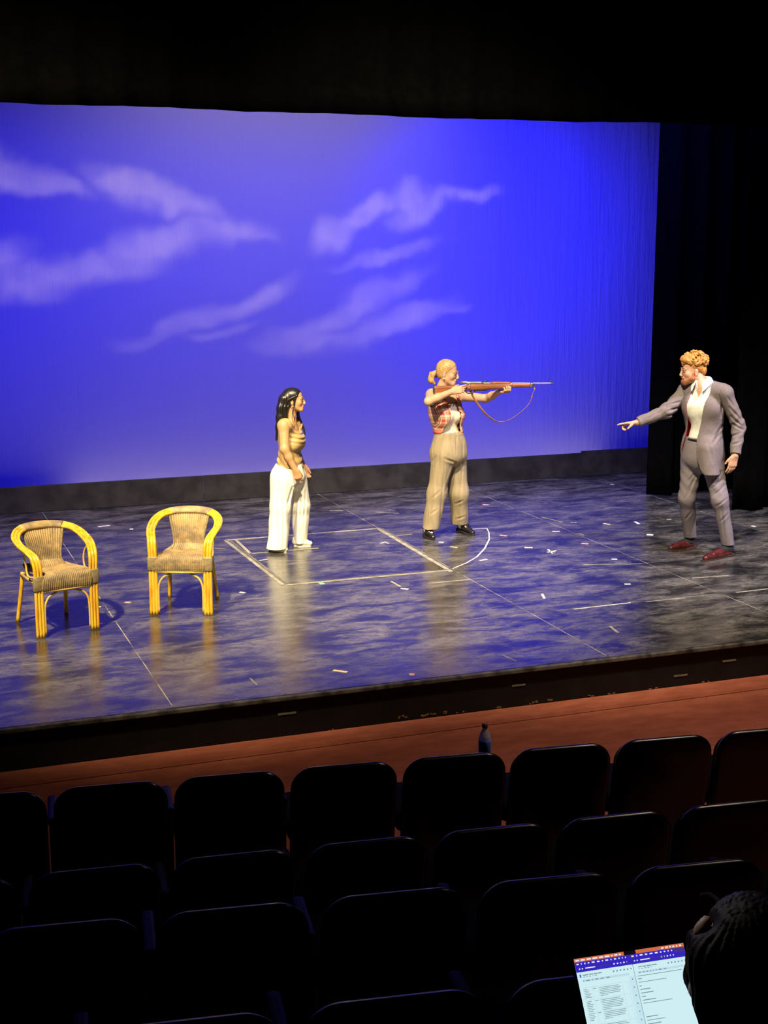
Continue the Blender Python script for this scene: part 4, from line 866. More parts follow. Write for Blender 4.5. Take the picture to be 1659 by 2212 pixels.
# ---- the man in the suit
def man():
    p = Person(1514, 1197, 'bearded man with curly ginger hair in grey suit pointing left', 'person'); e, P, G = p.e, p.P, p.G
    sr, sl = P(1482, 842, .10), P(1566, 846, -.10); hr, hl = P(1496, 984, .06), P(1538, 984, -.05); fw = V(-.52, -.85, 0)
    base = (.58, .33, .21); skin = skin_mat('ruddy_fair_skin', base)
    el_r, wr_r = P(1440, 888, -.0), P(1376, 913, -.08); el_l, wr_l = P(1596, 920, -.05), P(1588, 984, -.17)
    kr, kl = P(1484, 1076, .03), P(1555, 1080, -.12)
    heel_r, toe_r = G(1500, 1183), G(1441, 1191); heel_l, toe_l = G(1581, 1200), G(1514, 1214)
    ar = V(*(heel_r+nrm(toe_r-heel_r)*.058)[:2], .10); al = V(*(heel_l+nrm(toe_l-heel_l)*.058)[:2], .10)
    f = Field((-.85, -.50, .02), (.44, .36, 1.86), .0050); torso(f, sl, sr, hl, hr, fw, 0, False, 1.04)
    hc = P(1497, 800, .02); hf, hu = V(-.95, -.28, -.03), V(.05, 0, 1)
    f.cap(P(1519, 840, .0), hc+V(.035, .01, -.05), .064, .058, .04); HP, A = head(f, hc, hf, hu, 1.02, False)
    for s_, q, w_ in ((sr, el_r, wr_r), (sl, el_l, wr_l)):
        f.ell(s_-V(0, 0, .012), (.052, .052, .052), None, .04); f.cap(s_-V(0, 0, .012), q, .049, .044, .03); f.cap(q, q*.6+w_*.4, .040, .034, .02); f.cap(q*.6+w_*.4, w_, .034, .029, .02)
    hand(f, wr_r+V(-.005, 0, 0), V(-1, -.05, -.12), V(.1, -.25, -1), V(.05, -1, .1), [.10, 1.15, 1.2, 1.2], 1.08, (.75, .25, .75), .3)
    hand(f, wr_l, V(-.22, -.10, -1), V(-.4, .9, .1), V(-.9, -.4, .1), [.25, .35, .42, .5], 1.08, (.8, .5, .2), .2)
    for h_, k_, a_ in ((hr, kr, ar), (hl, kl, al)):
        f.cap(h_, k_, .088, .058, .04); f.cap(k_, k_*.65+a_*.35+V(0, .02, 0), .056, .056, .03); f.cap(k_*.65+a_*.35+V(0, .02, 0), a_, .056, .038, .03)
    for a_, t_ in ((ar, toe_r), (al, toe_l)): f.cap(a_, V(*(a_*.6+V(*t_[:2], 0)*.4)[:2], .038), .032, .016, .02)
    f.make('body', skin, e, face_color(base, HP, A, (.55, .20, .16), None), 1); eyes(e, HP, A, (.10, .14, .15), (.34, .15, .05))
    r, fwv, up = A
    def loc(X, Y, Z): return tuple((X-hc[0])*a[0]+(Y-hc[1])*a[1]+(Z-hc[2])*a[2] for a in (r, fwv, up))
    # curly hair: a mass of overlapping curls
    ch = mat('ginger_curls', (.52, .235, .055), .5, spec=.4, var=.35, vscale=45, bump=.4, bscale=160); rg = np.random.default_rng(11)
    f = Field(hc-V(.17, .17, .10), hc+V(.19, .17, .24), .0042); f.ell(HP(0, -.012, .036), (.0785, .0945, .086), A, .01)
    def sides(X, Y, Z, f0):
        x, y, z = loc(X, Y, Z); lim = np.maximum(y-(.030+.8*np.maximum(z-.03, 0)), .006+.5*np.maximum(y+.02, -.05)-z); ear = .030-np.sqrt((y+.010)**2+(z+.010)**2)
        return np.maximum(np.maximum(f0, np.minimum(lim, .03)), np.where(np.abs(x) > .05, ear, -1))
    f.apply(sides); f.ell(HP(0, -.022, .062), (.074, .090, .070), A, .01)
    for i in range(170):
        th = rg.uniform(0, 2*math.pi); ph = math.acos(rg.uniform(-.15, 1)); d = V(math.sin(ph)*math.cos(th), math.sin(ph)*math.sin(th), math.cos(ph))
        q = V(d[0]*.080, -.018+d[1]*.106, .070+d[2]*.086); q = q*(1+rg.uniform(-.09, .09))
        if q[1] > .04 and q[2] < .060: continue
        if abs(q[0]) > .04 and q[2] < .045 and q[1] > -.03: continue
        c = HP(*q); t1 = nrm(np.cross(d, rg.normal(size=3))); ww = r*t1[0]+fwv*t1[1]+up*t1[2]; rad = rg.uniform(.011, .017)
        nn = r*d[0]+fwv*d[1]+up*d[2]; w2 = np.cross(nn, ww); L = rg.uniform(.012, .020); prev = None
        for a in np.linspace(-1.7, 1.7, 5):
            pt = c+ww*L*math.sin(a)+w2*L*math.cos(a)+nn*.004*math.sin(2*a)
            if prev is not None: f.cap(prev, pt, rad*.66, rad*.66, .0025)
            prev = pt
    for q in ((-.03, .085, .095), (0, .098, .10), (.035, .086, .095), (.0, .09, .115), (-.045, .07, .10), (.05, .07, .10)): f.ell(HP(*q), (.022, .020, .020), A, .01)
    f.ell(HP(0, -.085, .0), (.060, .036, .055), A, .02)
    ho = f.make('curly_hair', ch, e, smooth=0)
    # beard and moustache, short sides
    bd = mat('ginger_beard', (.36, .135, .05), .7, var=.4, vscale=90, bump=.6, bscale=220); f = Field(hc-.14, hc+.14, .0038)
    for q in (-1, 1):
        f.cap(HP(q*.062, .010, -.022), HP(q*.056, .018, -.064), .013, .019, .02); f.cap(HP(q*.056, .018, -.064), HP(q*.024, .074, -.103), .021, .022, .02); f.cap(HP(q*.050, .045, -.062), HP(q*.034, .078, -.085), .014, .015, .02)
        f.cap(HP(q*.006, .101, -.053), HP(q*.030, .086, -.070), .0065, .006, .008); f.cap(HP(q*.03, .084, -.07), HP(q*.026, .078, -.095), .008, .012, .012)
    f.cap(HP(-.015, .080, -.108), HP(.015, .080, -.108), .018, .018, .02); f.ell(HP(0, .097, -.090), (.010, .008, .008), A, .008)
    f.apply(lambda X, Y, Z, f0: f0+.0016*np.sin(X*520)*np.sin(Y*480+Z*500)); f.make('beard', bd, e, smooth=0)
    ms = (sl+sr)/2; mh = (hl+hr)/2
    # white open-collar shirt
    f = Field((-.32, -.34, .78), (.34, .34, 1.62), .005); r_, fw_, up_ = torso(f, sl, sr, hl, hr, fw, .010, False, 1.04); nb = P(1519, 829, .0); nb[1] = ms[1]-.01
    f.cap(nb, nb+V(-.005, 0, .055), .074, .072, .03)
    def shirt(X, Y, Z, f0):
        x = (X-nb[0])*r_[0]+(Y-nb[1])*r_[1]; y = (X-nb[0])*fw_[0]+(Y-nb[1])*fw_[1]; z = Z-nb[2]
        vee = np.where(y > 0, np.minimum(z+.12, .05)*.42+.002-np.abs(x+.0), -.2); vee = np.where(z > -.13, vee, -.2); hole = .062-np.sqrt(x*x+y*y)+np.where(z > -.02, 0, -.2)
        coll = z-.030
        return np.maximum(np.maximum(f0+.003*wob(X, Y, Z, 30, 30, 40, .2), vee), np.maximum(hole, coll))
    f.apply(shirt); f.cut((0, 0, mh[2]+.11), (0, 0, -1)); sh = mat('white_shirt_cloth', (.80, .80, .72), .7, var=.08, vscale=40); so = f.make('shirt', sh, e)
    def collar(u, v):    # a turned-down collar: stand inside, leaf outside, longer at the two front points
        a = (u-.5)*2*2.62; fr = np.clip((np.abs(a)-1.5)/1.1, 0, 1); top = .062-.030*fr
        drop = .046+.050*fr**2; rad = np.where(v < .35, .064, .064+.030*np.clip((v-.35)/.65, 0, 1)+.012*fr*np.clip((v-.35)/.65, 0, 1))
        z = np.where(v < .35, .012+(top-.012)*v/.35, top-drop*np.clip((v-.35)/.65, 0, 1))
        dx = np.sin(a)*rad; dy = -np.cos(a)*rad+.012*fr
        return np.stack([nb[0]+r_[0]*dx+fw_[0]*dy, nb[1]+r_[1]*dx+fw_[1]*dy, nb[2]+z+0*u], -1)
    grid_mesh('collar', collar, 60, 24, sh, so, .004)
    # jacket shell, lining, sleeves
    su = mat('mauve_grey_suiting', (.185, .155, .155), .8, spec=.2, var=.07, vscale=60, bump=.15, bscale=400); zj = P(1553, 1024, -.14)[2]; zj2 = P(1474, 1011, .08)[2]
    def jacket(off, hollow, h, col, name, mt, lim=0.):
        f = Field((-.40, -.40, .60), (.46, .42, 1.60), h); torso(f, sl, sr, hl, hr, fw, .024+off, False, 1.04)
        f.cap(sl*.95+sr*.05+V(0, 0, .004), sr*.95+sl*.05+V(0, 0, .004), .058, .058, .05, off=off)
        for s_ in (sl, sr): f.cap(nb+V(0, 0, -.020), s_+V(0, 0, -.01), .076, .062, .03, off=off)
        f.cap(ms-V(0, 0, .22), mh+V(.0, 0, .02), .165, .178, .06, sq=(fw_, .78), off=off); f.cap(mh+V(0, 0, .05), mh+V(.010, 0, -.20), .178, .196, .06, sq=(fw_, .80), off=off)
        fl = mh+r_*-.12+fw_*.10; f.cap(fl+V(0, 0, .08), fl+r_*-.02+V(0, 0, -.16), .085, .095, .06, off=off)   # swung-open left front
        def sh_(X, Y, Z, f0):
            x = (X-ms[0])*r_[0]+(Y-ms[1])*r_[1]; y = (X-ms[0])*fw_[0]+(Y-ms[1])*fw_[1]; z = Z-ms[2]
            zk = [-.765, -.735, -.68, -.59, -.42, -.25, 0, .1]; xl = np.interp(z, zk, [-.23, -.15, -.09, -.042, -.018, -.05, -.098, -.10]); xr = np.interp(z, zk, [.185, .183, .18, .165, .130, .105, .095, .09])
            op = np.where(y > .0, np.minimum(x-xl, xr-x), -.2)
            f1 = np.maximum(np.maximum(f0, op), -(f0+hollow))
            hem = np.where(x < .02, zj, zj2)-Z; neck = .090-np.sqrt((X-nb[0])**2+(Y-nb[1])**2)*1.0+np.where(z > -.05, 0, -.3)
            return np.maximum(np.maximum(f1, hem+lim), neck)
        f.apply(lambda X, Y, Z, f0: f0+.004*wob(X, Y, Z, 17, 19, 14, .8)+.0015*wob(X, Y, Z, 40, 38, 30, 2))
        f.crease([(P(1560, 925, -.26), P(1545, 950, -.26), .012, .010), (P(1558, 940, -.26), P(1538, 962, -.26), .012, .010), (P(1561, 865, -.22), P(1557, 905, -.24), .010, .009), (P(1540, 1000, -.27), P(1530, 960, -.26), .014, .006), (P(1484, 905, -.02), P(1478, 960, .0), .012, .006), (P(1552, 855, -.22), P(1561, 870, -.22), .010, .009)])
        f.apply(sh_); return f.make(name, mt, e)
    jk = jacket(0, .012, .005, None, 'suit_jacket', su); jacket(-.0125, .007, .0045, None, 'jacket_lining', mat('crimson_satin_lining', (.60, .015, .045), .35, spec=.5, var=.1), .008)
    for nm, s_, q, w_, ds in (('sleeve', sr, el_r, wr_r, (-1, 0, 0)), ('sleeve', sl, el_l, wr_l, (0, 0, -1))):
        w2 = w_-nrm(w_-q)*.012; f = Field(np.minimum(np.minimum(s_, q), w2)-.12, np.maximum(np.maximum(s_, q), w2)+.12, .0046)
        f.ell(s_+V(0, 0, -.005), (.068, .068, .066), None, .03); f.cap(s_+V(0, 0, -.012), q, .066, .059, .03); f.cap(q, w2, .059, .048, .03)
        ax_ = nrm(q-s_); ax2 = nrm(w2-q)
        def fold(X, Y, Z, f0):
            t1 = (X-q[0])*ax_[0]+(Y-q[1])*ax_[1]+(Z-q[2])*ax_[2]; t2 = (X-q[0])*ax2[0]+(Y-q[1])*ax2[1]+(Z-q[2])*ax2[2]; n = X*.7-Y*.6+Z*.5
            near = np.exp(-((t1/.13)**2)); return f0+.0042*near*np.sin(t1*105+n*60+2.2*np.sin(n*19+t2*13))+.003*wob(X, Y, Z, 34, 30, 30, 1)
        f.apply(fold)
        if s_ is sl: f.crease([(P(1576, 880, -.16), P(1598, 905, -.12), .010, .010), (P(1578, 900, -.17), P(1602, 922, -.13), .010, .011), (P(1583, 918, -.17), P(1606, 930, -.13), .010, .010), (P(1580, 945, -.19), P(1603, 935, -.14), .010, .009), (P(1582, 962, -.21), P(1601, 955, -.18), .009, .008), (P(1572, 858, -.18), P(1585, 880, -.16), .010, .007)])
        else: f.crease([(P(1468, 868, .0), P(1448, 874, -.05), .010, .011), (P(1470, 880, .0), P(1442, 888, -.06), .010, .012), (P(1466, 893, .0), P(1440, 899, -.05), .010, .010), (P(1450, 870, -.04), P(1424, 893, -.08), .010, .008), (P(1400, 905, -.12), P(1420, 892, -.1), .009, .006)])
        f.cut(w2, ax2); slv = f.make(nm, su, e)
    # lapels' edge, pocket flap
    # trousers, belt, socks, brogues
    tm = mat('grey_suit_trousers', (.205, .178, .195), .8, spec=.2, var=.07, vscale=60, bump=.15, bscale=400); f = Field((-.32, -.40, .05), (.40, .34, 1.10), .0052)
    f.cap(mh+V(0, 0, .16), mh+V(0, 0, .0), .142, .164, .05, sq=(fw_, .84)); torso(f, sl, sr, hl, hr, fw, .018, False, 1.04); f.ell(mh-V(0, 0, .03), (.168, .145, .11), (r_, fw_, (0, 0, 1)), .04)
    for h_, k_, a_ in ((hr, kr, ar), (hl, kl, al)): f.cap(h_+V(0, 0, -.03), k_, .104, .070, .03); f.cap(k_, a_+V(0, 0, .0), .070, .058, .05)
    f.cut((0, 0, mh[2]+.165), (0, 0, 1)); f.apply(lambda X, Y, Z, f0: np.maximum(f0+.0022*np.sin(Z*62+X*46-Y*30+2*np.sin(X*11+Z*5))*np.exp(-((Z-.66)/.17)**2)+.003*wob(X, Y, Z, 24, 26, 20, .4), .108-.03*(Y-ar[1]>-.2)*0-Z))
    f.crease([(P(1510, 1010, -.10), P(1488, 1042, -.06), .011, .010), (P(1508, 1020, -.09), P(1486, 1060, -.06), .011, .010), (P(1500, 1040, -.06), P(1482, 1075, -.05), .010, .008), (P(1536, 1040, -.18), P(1560, 1020, -.19), .011, .009), (P(1538, 1056, -.19), P(1562, 1036, -.20), .011, .009), (P(1540, 1074, -.20), P(1566, 1050, -.20), .011, .008), (P(1546, 1095, -.20), P(1570, 1078, -.19), .010, .007),
     (P(1558, 1090, -.20), P(1566, 1170, -.18), .009, .006), (P(1482, 1085, -.06), P(1486, 1160, -.06), .009, .006), (P(1492, 1110, -.05), P(1480, 1128, -.06), .010, .006), (P(1556, 1130, -.20), P(1572, 1112, -.18), .010, .006)])
    f.make('suit_trousers', tm, e)
    bm_ = mat('black_belt_leather', (.012, .01, .01), .35); v, ff = tube_vf([mh+r_*.150*math.cos(t)+fw_*.128*math.sin(t)+V(0, 0, .145) for t in np.linspace(0, 2*math.pi, 40)], .006, 6, .018); link('belt', mesh_np('belt', v, ff), bm_, e)
    ox = mat('oxblood_leather', (.080, .013, .014), .22, spec=.6, var=.3, vscale=25, coat=.3); sole = mat('dark_leather_sole', (.05, .025, .02), .5); la = mat('tan_shoelace', (.45, .24, .14), .7); sk = mat('dark_sock', (.012, .012, .014), .9)
    for a_, he, to in ((ar, heel_r, toe_r), (al, heel_l, toe_l)):
        f = Field(a_-V(.1, .1, .1), a_+V(.1, .1, .1), .005); f.cap(a_+V(0, 0, .03), a_+V(0, 0, -.03), .043, .042, .02); f.cap(a_+V(0, 0, -.02), V(*(a_*.5+V(*to[:2], 0)*.5)[:2], .052), .039, .028, .02); f.make('sock', sk, e); shoe(e, he, to, ox, sole, .046, .026, 'brogue', 'oxford', la, .082)
man()

# ------------------------------------------------------------------ rattan armchairs
def rattan_mats():
    m, t, b = newmat('golden_rattan_cane'); co = t.coord(); n = t.noise(t.mapping(co, (6, 6, 1.2)), 6, 4, .6)
    c = t.mix(t.ramp(n, .35, .7), (.80, .52, .045), (.66, .31, .02)); t.put(b.inputs['Base Color'], c); b.inputs['Roughness'].default_value = .25; b.inputs['Coat Weight'].default_value = .4
    m2, t, b = newmat('weathered_woven_rattan'); co = t.coord(); n = t.noise(co, 9, 5, .65); n2 = t.noise(co, 90, 3)
    c = t.mix(t.ramp(n, .38, .66), (.44, .31, .14), (.20, .15, .095)); c = t.mix(t.math('MULTIPLY', t.ramp(n2, .5, .7), .35), c, (.48, .34, .15)); t.put(b.inputs['Base Color'], c); b.inputs['Roughness'].default_value = .6
    return m, m2, mat('grey_cane_binding', (.24, .19, .10), .5, var=.25, vscale=50), mat('pale_thin_cane', (.62, .42, .12), .35, var=.15)
CANE, WEAVE, BIND, THIN = rattan_mats()
def rattan_chair(loc, rz, label):
    """local frame: faces -y"""
    e = empty('rattan_armchair', loc, rz, label, 'chair', 'rattan armchairs on the stage'); hw, fy = .232, -.255
    half = [(hw, fy, .0), (hw, fy, .22), (hw, fy, .44), (hw+.004, fy+.002, .53), (hw+.012, fy+.03, .590), (hw+.030, fy+.10, .628), (hw+.044, fy+.20, .655), (hw+.036, fy+.32, .690), (hw-.010, .150, .722), (.150, .215, .738), (.075, .240, .745)]
    full = [V(*q) for q in half]+[V(0, .246, .747)]+[V(-q[0], q[1], q[2]) for q in half[::-1]]
    inw = [V(-1, 0, 0)]*4+[V(-1, .1, -.0), V(-.95, .25, -.1), V(-.95, .1, -.25), V(-.9, -.25, -.3), V(-.65, -.60, -.35), V(-.3, -.75, -.5), V(-.1, -.75, -.6)]
    inw = inw+[V(0, -.75, -.65)]+[V(-v[0], v[1], v[2]) for v in inw[::-1]]
    n = 130; c = spline(full, n); iw = np.array([nrm(v) for v in spline(inw, n)])
    rn = np.random.default_rng(3)
    for k, off in enumerate((0, .0225, .045)):
        s = np.concatenate([[0], np.cumsum(np.linalg.norm(np.diff(c, axis=0), axis=1))]); r = np.full(n, .0122)
        for q in rn.uniform(0, s[-1], 9): r = r+.0014*np.exp(-((s-q)/.006)**2)
        tube('frame_pole', c+iw*off+V(0, 0, .002)*(np.arange(n) % 2 == 9)[:, None], r, CANE, e, 10)
    # woven wrap over the top rail
    sel = slice(int(n*.395), int(n*.605)); pts_ = c[sel]+iw[sel]*.022; v, f = tube_vf(pts_, .036, 14, .021, True, up=iw[int(n*.395)]); link('rail_wrap', mesh_np('rail_wrap', v, f), WEAVE, e)
    for s_ in (-1, 1):
        bm = bmesh.new(); add_box(bm, (s_*(hw-.022), fy, .405), (.082, .036, .115), bev=.012); obj_bm('leg_binding', bm, BIND, e, True)
        tube('back_leg', spline([V(s_*.165, .175, .40), V(s_*.178, .215, .20), V(s_*.193, .258, .002)], 12), .0155, CANE, e, 10)
        tube('front_brace', spline([V(s_*(hw-.062), fy, .02), V(s_*(hw-.062), fy, .20), V(s_*(hw-.075), fy, .265), V(s_*(hw-.108), fy+.004, .305), V(s_*(hw-.16), fy+.008, .325)], 24), .0085, THIN, e, 8)
        tube('arm_loop', spline([V(s_*(hw-.035), fy+.06, .435), V(s_*(hw-.012), fy+.17, .43), V(s_*(hw-.01), fy+.20, .50), V(s_*(hw+.0), fy+.19, .57), V(s_*(hw+.008), fy+.13, .615), V(s_*(hw+.0), fy+.08, .600)], 24), .0075, THIN, e, 8)
        tube('side_rail', [V(s_*(hw-.03), fy, .385), V(s_*.178, .18, .385)], .011, THIN, e, 8)
    # seat: woven, rolled over the front rail
    def seat_fn(u, v):
        a = np.linspace(0, 1, 1); w = .185+.0*v; x = (u-.5)*2
        prof = np.array([(fy-.006, .345), (fy-.016, .375), (fy-.016, .415), (fy-.004, .445), (fy+.03, .458), (fy+.15, .450), (fy+.30, .440), (fy+.42, .440), (.195, .455)])
        tt = np.linspace(0, 1, len(prof)); sp = spline([V(q[0], q[1], 0) for q in prof], 200); i = np.clip((v*199).astype(int), 0, 199)
        y, z = sp[i, 0], sp[i, 1]; wd = np.interp(y, [fy, fy+.1, .15, .20], [.190, .200, .165, .145]); z = z-.010*(1-x**2)*(y > fy+.05)
        rib = .0038*np.cos(u*2*math.pi*27)+.0018*np.cos(v*2*math.pi*46)*np.sign(np.cos(u*2*math.pi*27)); fr = np.clip((z-.34)/.1, 0, 1)*0+(y > fy+.02)
        return np.stack([x*wd, y-rib*(1-fr), z+rib*fr], -1)
    grid_mesh('woven_seat', seat_fn, 136, 92, WEAVE, e, .012)
    def back_fn(u, v):
        x = (u-.5)*2; wd = np.interp(v, [0, .12, .35, .7, 1], [.140, .118, .118, .140, .162]); z = .435+v*.290
        y = .150+.075*v-.02*np.sin(v*3.1)-.035*np.clip(.15-v, 0, 1)/.15+.045*(x**2)*-1*(.4+.6*v)
        rib = .0036*np.cos(u*2*math.pi*17)+.0018*np.cos(v*2*math.pi*40)*np.sign(np.cos(u*2*math.pi*17)); return np.stack([x*wd, y-rib, z], -1)
    grid_mesh('woven_back', back_fn, 104, 84, WEAVE, e, .012)
    for s_ in (-1, 1):
        zz = np.linspace(0, 1, 14); u = np.full(14, .5+.5*s_); tube('back_edge', back_fn(u, zz), .009, BIND, e, 8)
    tube('seat_rim', spline([V(-.195, fy-.004, .345), V(0, fy-.010, .342), V(.195, fy-.004, .345)], 12), .010, THIN, e, 8); tube('seat_rim', [V(-.165, .185, .39), V(.165, .185, .39)], .010, THIN, e, 8)
    return e
rattan_chair((1.190, 10.245, 0), math.radians(14.5), 'rattan armchair at the far left, turned toward the actors, seat half shadowed')
rattan_chair((2.235, 10.445, 0), math.radians(-23.0), 'rattan armchair nearer the taped rectangle, turned to face the house')

# ------------------------------------------------------------------ laptop and the person typing on it
def laptop():
    tl = atd(1239, 2072, 3.45); r = nrm(V(math.cos(math.radians(-4.6-YAW*0)), math.sin(math.radians(-4.6)), 0)); wd, ht = .283, .184
    tiltb = math.radians(36); fw = V(-r[1], r[0], 0); dn = nrm(V(0, 0, -1)*math.cos(tiltb)-fw*math.sin(tiltb)*1); nn = nrm(np.cross(dn, r)); nn = nn if nn@F < 0 else -nn
    bl = tl+dn*(ht+.012)+r*wd/2
    e = empty('laptop', bl, math.atan2(r[1], r[0]), 'open laptop with bright split document screen beside dark haired spectator', 'laptop'); Mi = np.array(e.matrix_basis.inverted())
    a = math.atan2(r[1], r[0]); ex = V(math.cos(a), math.sin(a), 0); ey = V(-math.sin(a), math.cos(a), 0)
    def L(x, y, lift=0.):     # x, y on the display, metres from its top left corner
        p = tl+r*x+dn*y+nn*lift-bl; return V(p@ex, p@ey, p[2])
    alu = mat('dark_grey_aluminium', (.05, .05, .055), .35, metal=.7); blk = mat('black_bezel', (.004, .004, .004), .15, var=.1)
    def plate(name, x0, y0, x1, y1, l0, l1, m, par):
        bm = bmesh.new(); q = [bm.verts.new(L(x, y, l)) for l in (l0, l1) for x, y in ((x0, y0), (x1, y0), (x1, y1), (x0, y1))]
        for fc in ((0, 1, 2, 3), (7, 6, 5, 4), (0, 4, 5, 1), (1, 5, 6, 2), (2, 6, 7, 3), (3, 7, 4, 0)): bm.faces.new([q[i] for i in fc])
        return obj_bm(name, bm, m, par)
    lid = plate('lid', -.006, -.007, wd+.006, ht+.010, -.007, -.0004, alu, e); plate('bezel', -.005, -.006, wd+.005, ht+.009, -.0006, -.0002, blk, lid)
    K = 1.0; cols = dict(white=(.62, .85, .90), side=(.55, .78, .86), orange=(.62, .15, .06), navy=(.035, .02, .50), violet=(.06, .035, .22), line=(.18, .28, .31), pale=(.44, .62, .68), txt=(.85, .85, .95), blue=(.05, .16, .55), black=(.004, .004, .006), bar=(.50, .72, .80))
    names = list(cols); mats = [emis('screen_'+k, cols[k], K) for k in names]; bm = bmesh.new()
    def q(x0, y0, x1, y1, c, l=.0):
        vs = [bm.verts.new(L(x, y, l)) for x, y in ((x0, y0), (x0, y1), (x1, y1), (x1, y0))]; bm.faces.new(vs).material_index = names.index(c)
    w2 = wd*.502; rg = random.Random(5)
    q(0, 0, wd, ht, 'white'); l1, l2, l3 = .0002, .0004, .0006
    q(0, 0, wd, .0085, 'orange', l1); q(wd*.448, 0, wd*.555, .0085, 'black', l2); q(0, .0085, wd, .031, 'navy', l1); q(wd*.50, .0085, wd*.53, .018, 'violet', l2); q(wd*.90, .0085, wd, .018, 'violet', l2)
    def dashes(x0, x1, y, h, c, lo=.004, hi=.010, gap=.004, l=l3):
        x = x0
        while x < x1: ww = rg.uniform(lo, hi); q(x, y, min(x+ww, x1), y+h, c, l); x += ww+gap
    dashes(.003, wd*.42, .003, .0032, 'txt', .004, .013); dashes(wd*.79, wd*.985, .003, .0032, 'txt', .003, .008)
    for x0, x1 in ((.004, w2-.012), (w2+.002, wd-.03)):
        dashes(x0, x1, .0115, .003, 'txt', .002, .008, .006); q(x0+.020, .0225, x0+.045, .0248, 'txt', l3); dashes(x0+.004, x0+.017, .0225, .0028, 'txt', .003, .003, .004); q(x0+.045, .0225, x0+.085, .0242, 'violet', l3); dashes(x1-.035, x1, .0222, .003, 'txt', .002, .004, .005)
    for k, (x0, x1) in enumerate(((.004, w2), (w2+.003, wd))):
        if k == 0: q(x0+.002, .036, x0+.006, .043, 'blue', l2)
        dashes(x0+.010, x0+.058, .0375, .0022, 'line', .006, .016, .0015); dashes(x0+.010, x0+.048, .0420, .0014, 'line', .003, .006, .003); dashes(x1-.052, x1-.004, .038, .0035, 'line', .0035, .0035, .0055)
        q(x0+.008, .0485, x1-.012, .0535, 'bar', l1); dashes(x0+.008, x0+.080, .050, .0022, 'line', .0015, .010, .005, l2)
    q(w2, .031, w2+.0012, ht, 'line', l2); q(w2-.016, .056, w2, ht, 'side', l1)
    for i in range(6): q(w2-.009, .062+i*.018, w2-.006, .065+i*.018, 'line', l2)
    for x in (.008, .030, .044, .106, .122): q(x, .066, x+.0006, ht, 'pale', l2)
    for y in (.066, .094, .121, .149, .176): q(.008, y, .122, y+.0006, 'pale', l2)
    for blk_, (y0, nl) in enumerate(((.070, 6), (.097, 7), (.124, 5), (.151, 6), (.178, 2))):
        for i in range(nl):
            yy = y0+i*.0036
            if yy < ht-.002: q(.047, yy, .047+rg.uniform(.048, .056)*(1 if i < nl-1 else .4), yy+.0012, 'line', l2); q(.010, yy, .010+rg.uniform(.008, .017), yy+.0013, 'line', l2)
        q(.032, y0, .040, y0+.0014, 'line', l2)
    for y, ln, bold in ((.058, .115, 0), (.064, .010, 1), (.072, .072, 0), (.080, .006, 1), (.088, .026, 1), (.096, .032, 1), (.104, .010, 1), (.112, .034, 1), (.119, .075, 0), (.149, .030, 1), (.157, .046, 0), (.165, .034, 1)): q(w2+.006, y, w2+.006+ln, y+.0014+.0005*bold, 'line', l2)
    link('screen', (lambda me: (bm.to_mesh(me), bm.free(), me)[2])(bpy.data.meshes.new('screen')), mats, lid, False)
    # keyboard half
    b0 = V(0, 0, -.010); bm = bmesh.new(); add_box(bm, (0, -.108, -.014), (wd+.014, .212, .013), bev=.005); base = obj_bm('keyboard_base', bm, alu, e)
    bm = bmesh.new()
    for i in range(5):
        for j in range(13): add_box(bm, (-.12+j*.02, -.035-i*.019, -.006), (.016, .015, .003), bev=.001)
    k = obj_bm('keys', bm, blk, base); k['kind'] = 'stuff'; bm = bmesh.new(); add_box(bm, (0, -.165, -.0068), (.12, .075, .001)); obj_bm('trackpad', bm, blk, base)
    return e, bl, r, fw
lap, lap_o, lap_r, lap_f = laptop()
